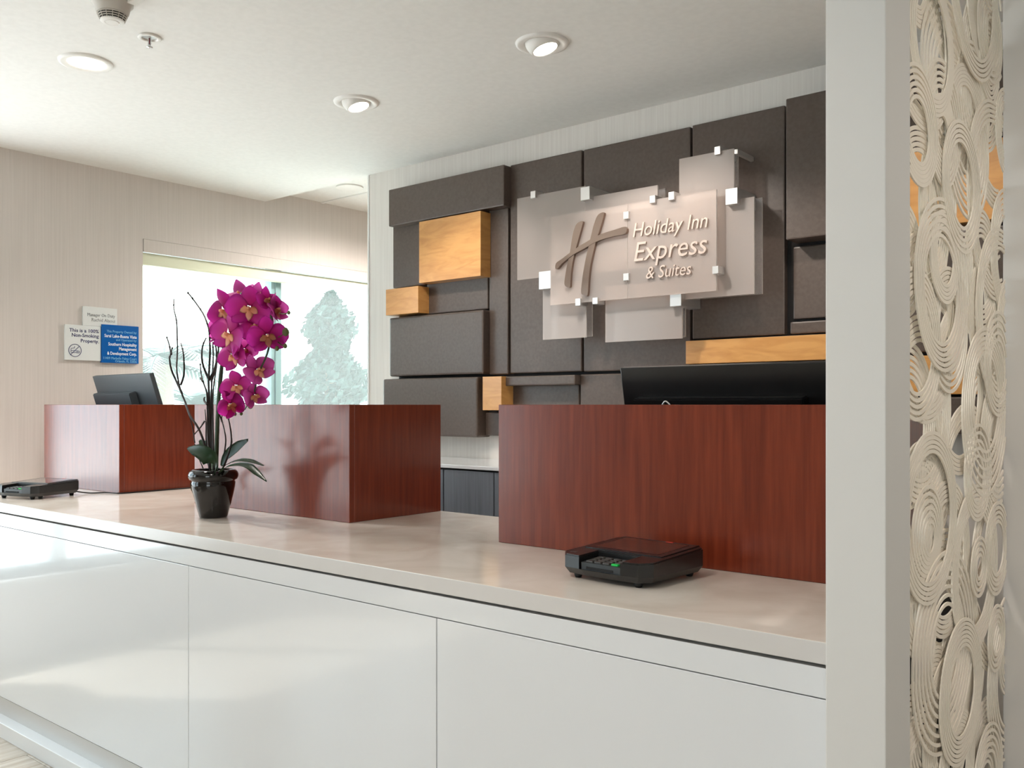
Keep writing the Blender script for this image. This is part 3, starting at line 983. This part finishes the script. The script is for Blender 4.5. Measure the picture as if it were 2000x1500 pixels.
# twigs
def twig(paths, dy=0.0, r0=0.0028):
    r0 *= 1.4
    bm = new_bm()
    for p_ in paths:
        pts = []
        for i_, q in enumerate(p_):
            yy = PY + dy + 0.012 * math.sin(i_ * 1.7 + dy * 90)
            pts.append(at(q[0] + random.uniform(-0.6, 0.6), q[1], yy))
        pts = smooth_path(pts, 3)
        k_ = len(pts)
        tube(bm, pts, [max(0.0021, r0 * (1 - 0.55 * i_ / k_)) for i_ in range(k_)], 5)
        for q in pts[2::4]:                                   # nodes on the bark
            lathe(bm, [(0, -r0 * 1.3), (r0 * 0.95, 0), (0, r0 * 1.3)], 5, q)
    return obj('twig', bm, 'twig', orch, smooth=True)
twig([[(412, 920), (401, 872), (388, 838), (372, 812), (362, 786), (355, 768), (349, 745), (345, 718), (347, 690), (346, 650), (345, 625), (340, 602), (340, 584)],
      [(355, 768), (345, 745), (335, 722), (331, 700), (333, 690), (330, 672), (326, 659)], [(334, 692), (335, 686), (336, 680)],
      [(353, 752), (359, 735), (360, 712), (358, 688), (353, 670)]], 0.0, 0.0032)
twig([[(381, 865), (375, 830), (367, 805), (362, 790)], [(397, 916), (388, 892), (381, 868)]], 0.02, 0.0016)
twig([[(413, 920), (410, 850), (409, 800), (408, 745), (410, 690), (409, 650), (405, 632), (396, 612), (381, 590), (374, 580), (367, 572)],
      [(409, 742), (399, 722), (394, 700), (396, 676), (402, 660)], [(409, 742), (418, 724), (424, 700), (427, 682), (426, 672)]], 0.01, 0.0034)
twig([[(411, 918), (406, 850), (405, 800), (404, 768), (397, 748), (393, 730), (391, 712)], [(396, 745), (391, 738)], [(405, 790), (399, 784), (398, 778), (400, 776)]], -0.012, 0.003)
twig([[(416, 920), (414, 850), (412, 790), (414, 742), (416, 700), (415, 668)], [(413, 745), (420, 722), (423, 690), (420, 668)]], 0.022, 0.0032)
twig([[(418, 918), (417, 860), (416, 800), (417, 760), (422, 720), (427, 690)]], -0.02, 0.0028)
twig([[(409, 918), (403, 860), (402, 826), (401, 800)], [(400, 822), (392, 834), (380, 847)]], 0.015, 0.0024)
twig([[(434, 908), (440, 868), (440, 848), (436, 830), (433, 815), (437, 805)], [(433, 824), (429, 808)]], 0.01, 0.0022)
twig([[(438, 910), (451, 872), (452, 850), (448, 826), (443, 806)]], -0.01, 0.0028)
twig([[(436, 914), (445, 892), (450, 874)]], 0.03, 0.002)

# flowers: one prototype flower of each size with its petals and lip, then copies
def petal_bm(length, width, cup, pointed, nl=8, nw=7):
    bm = new_bm()
    rows = []
    for a in range(nl + 1):
        u = a / nl
        w = width * (math.sin(math.pi * min(1, u * 0.93 + 0.05)) ** (0.62 if not pointed else 0.85))
        row = []
        for b in range(nw):
            s_ = 2 * b / (nw - 1) - 1
            z = cup * length * (0.55 * u * u - 0.25 * u) - 0.28 * w * s_ * s_ + 0.035 * length * math.sin(5 * u + 2 * s_) * abs(s_)
            row.append(bm.verts.new((s_ * w, 0.004 + u * length, z)))
        rows.append(row)
    for A, Bq in zip(rows, rows[1:]):
        for k in range(nw - 1):
            bm.faces.new([A[k], A[k + 1], Bq[k + 1], Bq[k]])
    bmesh.ops.solidify(bm, geom=bm.faces[:], thickness=0.0009)
    return bm
def local_obj(name, bm, m, parent, smooth=True):
    me = bpy.data.meshes.new(name); bm.normal_update(); bm.to_mesh(me); bm.free()
    me.materials.append(M[m])
    for p_ in me.polygons:
        p_.use_smooth = smooth
    o = bpy.data.objects.new(name, me); COL.objects.link(o); o.parent = parent
    return o
def make_flower(cup, m, size=0.066):
    f = bpy.data.objects.new('flower', None); COL.objects.link(f); f.parent = orch; f.empty_display_size = 0.02
    for ang in (math.pi / 2 + 0.12, -math.pi / 2 - 0.12):      # two broad petals
        bm = petal_bm(size, size * 0.62, cup, False)
        bmesh.ops.rotate(bm, verts=bm.verts, cent=(0, 0, 0), matrix=Matrix.Rotation(ang, 3, 'Z'))
        bmesh.ops.translate(bm, verts=bm.verts, vec=(0, 0, 0.003))
        local_obj('petal', bm, m, f)
    for ang in (0.0, math.radians(135), -math.radians(135)):    # three narrower sepals behind
        bm = petal_bm(size * 0.95, size * 0.40, cup, True)
        bmesh.ops.rotate(bm, verts=bm.verts, cent=(0, 0, 0), matrix=Matrix.Rotation(ang, 3, 'Z'))
        local_obj('petal', bm, m, f)
    bm = new_bm()                                                # the lip: two side lobes, a tongue and the column
    for ang, ln, w in ((math.pi, 0.036, 0.013), (2.1, 0.026, 0.012), (-2.1, 0.026, 0.012)):
        pb = petal_bm(ln, w, 0.9, True, 5, 5)
        bmesh.ops.rotate(pb, verts=pb.verts, cent=(0, 0, 0), matrix=Matrix.Rotation(-0.45, 3, 'X'))
        bmesh.ops.scale(pb, verts=pb.verts, vec=(1.02, 1.02, 1.02))
        bmesh.ops.rotate(pb, verts=pb.verts, cent=(0, 0, 0), matrix=Matrix.Rotation(ang, 3, 'Z'))
        bmesh.ops.translate(pb, verts=pb.verts, vec=(0, 0, 0.012))
        me = bpy.data.meshes.new('tmp'); pb.to_mesh(me); pb.free(); bm.from_mesh(me); bpy.data.meshes.remove(me)
    lathe(bm, [(0, 0.02), (0.004, 0.018), (0.005, 0.008), (0.003, 0.0), (0, 0)], 8)
    local_obj('lip', bm, 'lip', f)
    return f
protos = [make_flower(0.55, 'petal'), make_flower(0.95, 'petal_pale'), make_flower(0.3, 'petal')]
def basis(direction, spin):
    z = Vector(direction).normalized()
    up = Vector((0, 0, 1)) if abs(z.z) < 0.95 else Vector((0, 1, 0))
    x_ = up.cross(z).normalized(); y_ = z.cross(x_)
    return (Matrix((x_, y_, z)).transposed().to_4x4() @ Matrix.Rotation(spin, 4, 'Z'))
view = Vector((_v[0], _v[1], 0)); rt = Vector((_r[0], _r[1], 0))
used = set()
def flower(px, py, dy, to_right, towards, up_, size, proto, spin=0.0):
    d = rt * to_right - view * towards + Vector((0, 0, up_))
    pos = at(px, py, PY + dy) - PC
    f = protos[proto]
    if proto in used:
        f = copy_tree(protos[proto], orch)
    used.add(proto)
    f.matrix_local = Matrix.Translation(pos) @ basis(d, spin) @ Matrix.Scale(size, 4)
flower(438, 606, -0.055, -0.55, 0.8, -0.15, 1.12, 0, 0.1)
flower(487, 600, -0.035, 0.05, 1.0, -0.25, 1.12, 0, -0.1)
flower(468, 575, 0.03, -0.2, 0.8, 0.5, 0.9, 1, 0.4)
flower(507, 578, 0.04, 0.5, 0.5, 0.6, 0.85, 1, -0.2)
flower(447, 652, -0.06, -0.5, 0.85, -0.1, 1.12, 0, -0.35)
flower(418, 640, 0.0, -0.9, 0.3, 0.0, 0.9, 1, 0.2)
flower(522, 655, -0.03, 0.35, 0.9, -0.15, 0.98, 2, 0.15)
flower(540, 604, 0.02, 0.9, 0.25, 0.15, 0.8, 1, 0.3)
flower(498, 634, 0.0, 0.2, 0.9, 0.0, 0.92, 0, 0.5)
flower(476, 682, -0.01, 0.6, 0.55, -0.3, 0.72, 1, 0.0)
flower(455, 694, -0.03, -0.35, 0.8, -0.25, 0.92, 0, 0.2)
flower(503, 722, -0.01, 0.55, 0.6, 0.2, 0.86, 1, 0.6)
flower(462, 754, -0.03, -0.1, 1.0, -0.2, 0.84, 0, 0.15)
flower(497, 772, 0.0, 0.7, 0.6, -0.1, 0.72, 1, 0.3)
flower(451, 790, -0.035, -0.2, 0.9, -0.25, 0.8, 2, 0.4)
flower(523, 585, 0.0, 0.7, 0.6, 0.3, 0.7, 2, 0.0)
# buds on thin stalks
for bx, by, sx, sy, r_ in ((558, 649, 540, 660, 0.0125), (557, 676, 543, 668, 0.0075), (541, 681, 538, 664, 0.0075), (489, 792, 472, 784, 0.011), (471, 808, 469, 798, 0.006), (459, 809, 461, 800, 0.006), (564, 611, 545, 612, 0.006)):
    b_ = at(bx, by); s_ = at(sx, sy)
    bm = new_bm(); lathe(bm, [(0, -r_ * 1.1), (r_ * 0.55, -r_ * 0.85), (r_ * 0.95, -r_ * 0.2), (r_ * 0.85, r_ * 0.45), (r_ * 0.4, r_ * 1.1), (0, r_ * 1.3)], 12, b_)
    tube(bm, [s_, (s_ + b_) / 2 + Vector((0, 0, -0.003)), b_], 0.0018, 6)
    obj('bud', bm, 'bud', orch, smooth=True)

# ================================================================== CEILING FITTINGS
def spot(parent, loc, aim, watts, size, color=(1.0, 0.92, 0.85), blend=0.6, rad=0.04):
    d = bpy.data.lights.new('lamp_light', 'SPOT')
    d.energy = watts * LAMP
    d.color = color
    d.spot_size = size; d.spot_blend = blend
    d.shadow_soft_size = rad
    o = bpy.data.objects.new('lamp_light', d); COL.objects.link(o)
    o.location = Vector(loc) - origin_of(parent); o.parent = parent
    o.rotation_euler = (Vector(aim) - Vector(loc)).to_track_quat('-Z', 'Y').to_euler()
    return o
def downlight(label, x, y, eyeball=None, watts=40, aim=None, size=2.0, group='recessed ceiling lights', z=None):
    ZC = z or globals()['ZC']
    t = thing('ceiling_light', label, 'ceiling light', (x, y, ZC), group)
    R = 0.098
    bm = new_bm(); lathe(bm, [(R, 0), (R - 0.002, -0.006), (R - 0.012, -0.009), (R - 0.03, -0.006), (R - 0.034, -0.0005)], 40, (x, y, ZC))
    obj('trim_ring', bm, 'lamp_trim', t, smooth=True)
    if eyeball is None:
        bm = new_bm(); lathe(bm, [(R - 0.03, -0.003), (R - 0.05, -0.006), (0, -0.008)], 32, (x, y, ZC))
        obj('lens', bm, 'lamp_glow', t, smooth=True)
        spot(t, (x, y, ZC - 0.03), aim or (x, y, 0), watts, size, blend=1.0, rad=0.08)
    else:
        ax = Vector(eyeball).normalized()
        q = Vector((0, 0, -1)).rotation_difference(ax).to_matrix()
        bm = new_bm(); lathe(bm, [(R - 0.034, 0.02), (R - 0.033, 0.0), (R - 0.034, -0.012), (R - 0.039, -0.026), (R - 0.047, -0.037), (R - 0.052, -0.040), (R - 0.054, -0.036)], 36)
        bmesh.ops.rotate(bm, verts=bm.verts, cent=(0, 0, 0), matrix=q)
        bmesh.ops.translate(bm, verts=bm.verts, vec=(x, y, ZC + 0.013))
        obj('eyeball', bm, 'lamp_trim', t, smooth=True)
        bm = new_bm(); lathe(bm, [(R - 0.053, -0.037), (R - 0.065, -0.041), (0, -0.044)], 28)
        bmesh.ops.rotate(bm, verts=bm.verts, cent=(0, 0, 0), matrix=q)
        bmesh.ops.translate(bm, verts=bm.verts, vec=(x, y, ZC + 0.013))
        obj('lens', bm, 'lamp_glow', t, smooth=True)
        spot(t, Vector((x, y, ZC)) + ax * 0.06, aim or Vector((x, y, ZC)) + ax, watts, size)
    return t
downlight('round flush ceiling light above the window end of the counter', -3.455, 1.62, None, 90, size=2.5)
downlight('eyeball ceiling light nearer the window, aimed at the maple blocks', -3.005, 2.58, (0.30, 0.12, -1), 42, (-2.9, 3.4, 0.9), size=1.6)
downlight('eyeball ceiling light aimed at the acrylic sign', -1.995, 2.59, (0.30, 0.12, -1), 58, (-1.75, 3.4, 1.0), size=1.6)
# further light of the row, then lobby lamps added out of view as fill
downlight('eyeball ceiling light past the column', -0.98, 2.6, (0.30, 0.12, -1), 26, (-0.85, 3.4, 0.9), size=1.6)
for where, x, y in (('added for fill in front of the counter', -1.2, 0.3), ('beside the carved screen', 0.45, 1.7), ('added for fill deep in the lobby towards the side windows', -1.2, -2.4),
                    ('added for fill by the front window of the lobby', 1.2, -2.4), ('added for fill over the lobby past the pier', 2.8, 2.2)):
    downlight('round flush ceiling light ' + where, x, y, None, 60 if 'screen' in where or 'pier' in where else 110, size=2.6, group='lobby ceiling lights')

downlight('round flush ceiling light in the passage just behind the back wall', -4.1, 3.9, None, 270, size=2.9, group='lobby ceiling lights', z=ZH)
downlight('round flush ceiling light deeper in the passage behind the back wall', -4.1, 4.9, None, 270, size=2.9, group='lobby ceiling lights', z=ZH)

# smoke detector
DX, DY = -2.862, 1.428
sd = thing('smoke_detector', 'round grey smoke detector with dark slots hanging from the ceiling', 'smoke detector', (DX, DY, ZC))
bm = new_bm(); lathe(bm, [(0.064, 0), (0.064, -0.012), (0.056, -0.018), (0.05, -0.04), (0.047, -0.044), (0, -0.044)], 36, (DX, DY, ZC))
obj('body', bm, 'detector', sd, smooth=True, auto=40)
bm = new_bm(); lathe(bm, [(0.0445, -0.044), (0.036, -0.066), (0, -0.066)], 36, (DX, DY, ZC))
obj('chamber', bm, 'slot', sd, smooth=True, auto=40)
for k in range(4):
    rr = 0.0468 - 0.0033 * k; zz = -0.0465 - 0.0062 * k
    bm = new_bm(); lathe(bm, [(rr - 0.004, zz + 0.0014), (rr, zz + 0.0014), (rr, zz - 0.0014), (rr - 0.004, zz - 0.0014)], 36, (DX, DY, ZC))
    obj('louvre_ring', bm, 'detector', sd, smooth=False)
for k in range(14):
    a = 2 * math.pi * k / 14
    bm = new_bm(); tube(bm, [(DX + 0.047 * math.cos(a), DY + 0.047 * math.sin(a), ZC - 0.043), (DX + 0.037 * math.cos(a), DY + 0.037 * math.sin(a), ZC - 0.066)], 0.0012, 4)
    obj('rib', bm, 'detector', sd)
bm = new_bm(); lathe(bm, [(0.037, -0.064), (0.037, -0.068), (0.031, -0.071), (0.024, -0.071), (0.022, -0.0685), (0.02, -0.072), (0, -0.073)], 32, (DX, DY, ZC))
obj('cap', bm, 'lamp_trim', sd, smooth=True, auto=40)
bm = new_bm(); box(bm, DX + 0.055, DX + 0.115, DY + 0.02, DY + 0.05, ZC - 0.016, ZC, bevel=0.003)
obj('side_tab', bm, 'lamp_trim', sd)

# sprinkler
SX, SY = -3.043, 1.654
sp = thing('fire_sprinkler', 'small chrome fire sprinkler hanging from the ceiling beside the smoke detector', 'sprinkler', (SX, SY, ZC))
bm = new_bm(); lathe(bm, [(0.040, 0), (0.041, -0.004), (0.036, -0.007), (0.027, -0.006), (0.025, -0.001)], 36, (SX, SY, ZC))
obj('escutcheon', bm, 'lamp_trim', sp, smooth=True)
bm = new_bm(); lathe(bm, [(0.025, -0.001), (0.012, -0.002), (0, -0.002)], 28, (SX, SY, ZC))
obj('cup', bm, 'kick', sp, smooth=True)
bm = new_bm()
for s_ in (-1, 1):
    tube(bm, smooth_path([(SX + s_ * 0.006, SY, ZC), (SX + s_ * 0.0085, SY, ZC - 0.014), (SX + s_ * 0.008, SY, ZC - 0.024), (SX, SY, ZC - 0.034)], 4), 0.0016, 6)
obj('frame_arms', bm, 'chrome', sp, smooth=True)
bm = new_bm(); lathe(bm, [(0, -0.002), (0.0026, -0.004), (0.0026, -0.026), (0, -0.028)], 10, (SX, SY, ZC))
obj('bulb', bm, 'bulb_red', sp, smooth=True, label='dark red glass bulb')
bm = new_bm(); lathe(bm, [(0, -0.033), (0.011, -0.035), (0.0115, -0.0375), (0.003, -0.039), (0, -0.042)], 20, (SX, SY, ZC))
obj('deflector', bm, 'chrome', sp, smooth=True)
# round plate in the higher ceiling behind
q = onZ(683, 365, ZH)
bm = new_bm(); lathe(bm, [(0.085, 0), (0.085, -0.008), (0.07, -0.012), (0, -0.012)], 32, (q.x, q.y, ZH))
o = obj('ceiling_plate', bm, 'lamp_trim', smooth=True, auto=40)
o['label'] = 'round white plate on the higher ceiling near the end of the back wall'; o['category'] = 'ceiling plate'

# ================================================================== CARVED SCREEN
SY0, SY1 = 1.572, 2.343
cs = thing('carved_screen', 'cream carved screen of looping cut-out rings between the column and the pier', 'room divider', (XS - 0.02, (SY0 + SY1) / 2, 0))
def loops(px, py, hh, n, dr_px, sh=(0, 0), dx=0.0, full=None):
    """a family of nested rings on the screen's plane, clipped at its two uprights"""
    c = onX(px, py, XS - 0.012)
    depth = c.x * _v[0] + c.y * _v[1]
    R = hh * depth / FPX
    dr = dr_px * depth / FPX
    bm = new_bm()
    w, d = 0.0034, 0.0015
    dr_px *= 1.25
    xc_ = XS - 0.012 + dx
    for k in range(n):
        rr = R - k * dr
        if rr < 0.012:
            break
        cy, cz = c.y + sh[0] * k * dr, c.z + sh[1] * k * dr
        seg = 56
        prev = None
        first = None
        for i_ in range(seg + 1):
            a = 2 * math.pi * i_ / seg
            ca, sa = math.cos(a), math.sin(a)
            yy, zz = cy + rr * ca * 1.15, cz + rr * sa
            if not (SY0 < yy < SY1) or not (0.005 < zz < ZC - 0.005):
                prev = None
                continue
            if i_ == seg and first is not None and prev is not None:
                ring = first
            else:
                ring = [bm.verts.new((xc_ + sx_ * d, yy + q_ * w * ca, zz + q_ * w * sa)) for sx_, q_ in ((-1, -1), (-1, 1), (1, 1), (1, -1))]
            if i_ == 0:
                first = ring
            if prev:
                for m_ in range(4):
                    bm.faces.new([prev[m_], prev[(m_ + 1) % 4], ring[(m_ + 1) % 4], ring[m_]])
            prev = ring
    if not bm.verts:
        bm.free(); return
    bmesh.ops.recalc_face_normals(bm, faces=bm.faces)
    obj('ring_cluster', bm, 'screen_cream', cs)
FAM = [
    (1801, -40, 85, 5, 9, (0, 0)), (1857, 165, 160, 6, 14, (0.2, 0.0)), (1933, 128, 70, 5, 9, (0, 0)), (1930, -45, 62, 5, 9, (0, 0.2)),
    (1785, 247, 114, 6, 10, (0, -0.2)), (1878, 262, 76, 5, 8, (0, 0)), (1893, 280, 146, 6, 12, (-0.2, 0.4)), (1964, 262, 84, 5, 8, (0, 0)),
    (1838, 503, 88, 5, 8, (0, 0)), (1772, 505, 112, 6, 11, (0, 0)), (1920, 530, 119, 6, 10, (0, 0)), (1852, 645, 120, 6, 11, (0, 0.2)),
    (1920, 805, 162, 6, 13, (0, 0.3)), (1783, 832, 162, 6, 13, (0, 0)), (1822, 930, 80, 5, 10, (0, -0.3)), (1930, 935, 77, 5, 9, (0, 0)),
    (1968, 640, 95, 5, 8, (0, 0)), (1969, 795, 98, 5, 8, (0, 0)), (1838, 935, 70, 4, 13, (0, 0)), (1796, 1180, 100, 6, 10, (0, 0)),
    (1842, 1270, 192, 7, 17, (0, 0.0)), (1904, 1106, 56, 4, 11, (0, 0)), (1886, 1316, 154, 5, 12, (0, 0)), (1884, 1310, 78, 8, 8, (0.1, -0.3)),
    (1966, 1280, 72, 6, 10, (0, 0)), (1940, 1070, 88, 5, 9, (0, 0)), (1930, 1470, 104, 6, 11, (0, 0)), (1796, 1500, 110, 6, 11, (0, 0)),
    (1922, 1532, 84, 5, 10, (0, 0)), (1940, 1245, 62, 4, 10, (0, 0)),
    (1866, 430, 190, 5, 9, (0, 0)), (1812, 640, 185, 5, 9, (0, 0)), (1942, 395, 190, 5, 9, (0, 0)), (1812, 1010, 165, 5, 9, (0, 0)),
    (1898, 985, 195, 5, 9, (0, 0)), (1950, 1120, 185, 5, 9, (0, 0)), (1800, 60, 190, 5, 9, (0, 0)), (1900, -20, 170, 5, 9, (0, 0)), (1950, 230, 175, 5, 9, (0, 0)),
    (1880, 760, 165, 5, 8, (0, 0)), (1850, 1090, 150, 5, 9, (0, 0)), (1950, 620, 170, 5, 9, (0, 0)),
    (1840, -250, 150, 6, 12, (0, 0)), (1940, -260, 160, 6, 12, (0, 0)), (1860, -420, 130, 5, 10, (0, 0)),
    (1850, 1700, 170, 6, 12, (0, 0)), (1945, 1720, 150, 6, 12, (0, 0)), (1800, 1850, 160, 6, 12, (0, 0)), (1900, 1930, 160, 6, 12, (0, 0)), (1950, 2050, 170, 6, 12, (0, 0)), (1830, 2080, 150, 6, 12, (0, 0)),
]
rnd = random.Random(11)
for k in range(34):
    FAM.append((rnd.uniform(1785, 1968), -60 + 1620 * (k + rnd.random()) / 34, rnd.uniform(85, 185), rnd.choice((5, 6, 7)), rnd.uniform(8, 12), (rnd.uniform(-0.3, 0.3), rnd.uniform(-0.3, 0.3))))
for k, f in enumerate(FAM):
    loops(*f, dx=-0.009 + 0.018 * ((k * 23) % 97) / 97)

# ================================================================== OUTSIDE THE WINDOW
# palms
def palm(label, x, y, h, n, length):
    t = thing('palm', label, 'palm tree', (x, y, -0.17), 'palms outside the window')
    bm = new_bm(); tube(bm, [(x, y, -0.17), (x + 0.05, y, h * 0.5), (x, y, h)], [0.16, 0.12, 0.1], 8)
    obj('trunk', bm, 'bark', t)
    for k in range(n):
        az = 2 * math.pi * k / n + random.uniform(-0.2, 0.2)
        el = random.uniform(0.1, 1.1)
        d = Vector((math.cos(az), math.sin(az), 0))
        bm = new_bm()
        pts = [Vector((x, y, h)) + d * length * u * math.cos(el * (1 - 0.4 * u)) + Vector((0, 0, length * (math.sin(el) * u - 0.75 * u * u))) for u in [i_ / 12 for i_ in range(13)]]
        tube(bm, pts, [0.018 - 0.014 * i_ / 12 for i_ in range(13)], 4)
        for i_ in range(2, 13):
            tdir = (pts[i_] - pts[i_ - 1]).normalized()
            side = tdir.cross(Vector((0, 0, 1))).normalized()
            for s_ in (-1, 1):
                for sub in (0, 0.5):
                    b0 = pts[i_ - 1].lerp(pts[i_], sub)
                    tip = b0 + (side * s_ + tdir * 0.7 + Vector((0, 0, -0.35))).normalized() * length * 0.30 * (1.1 - 0.5 * i_ / 12)
                    wv = tdir * 0.022
                    vs = [bm.verts.new(b0 - wv), bm.verts.new(b0 + wv), bm.verts.new(b0.lerp(tip, 0.6) + wv * 0.8 + Vector((0, 0, 0.01))), bm.verts.new(tip)]
                    bm.faces.new(vs)
        obj('frond', bm, 'palm_green', t)
q = onX(318, 790, -9.2)
palm('feathery palm outside the window beyond the graphite monitor', q.x, q.y, 1.75, 13, 1.25)
q = onX(395, 790, -10.4)
palm('smaller palm outside the window behind the orchid twigs', q.x, q.y, 1.2, 12, 1.25)
# broad tree
def tree(label, x, y, h, rad):
    t = thing('tree', label, 'tree', (x, y, -0.17))
    bm = new_bm(); tube(bm, [(x, y, -0.2), (x, y, h * 0.6)], [0.14, 0.08], 8)
    obj('trunk', bm, 'bark', t)
    bm = new_bm()
    for k in range(5200):
        u = random.random() ** 0.8
        zz = h * (0.16 + 0.84 * u)
        prof = rad * (1 - u) ** 0.55 * (0.75 + 0.25 * math.sin(u * 17)) * (0.35 + 0.65 * min(1, u * 5))
        a = random.uniform(0, 2 * math.pi); r_ = prof * math.sqrt(random.random()) * random.uniform(0.85, 1.12)
        p_ = Vector((x + r_ * math.cos(a), y + r_ * math.sin(a), zz))
        n_ = Vector((random.gauss(0, 1), random.gauss(0, 1), random.gauss(0, 1))).normalized()
        s_ = n_.orthogonal().normalized() * 0.075; w_ = n_.cross(s_).normalized() * 0.04
        bm.faces.new([bm.verts.new(p_ - s_), bm.verts.new(p_ - w_), bm.verts.new(p_ + s_), bm.verts.new(p_ + w_)])
    obj('foliage', bm, 'tree_green', t, kind='stuff')
q = onX(645, 790, -11.0)
tree('bushy green tree outside the window beside the mullion', q.x, q.y, 3.05, 1.0)
# low pale building with window bands far behind
fb = thing('office_building', 'pale low building with dark window bands far outside the window', 'building', (-30, 22, -0.2))
bm = new_bm(); box(bm, -34, -30, 6, 40, -0.2, 3.1)
obj('wall', bm, 'far_wall', fb)
for z_ in (1.55, 2.25):
    bm = new_bm(); box(bm, -30.02, -29.99, 7, 39, z_, z_ + 0.32)
    obj('window_band', bm, 'far_stripe', fb)
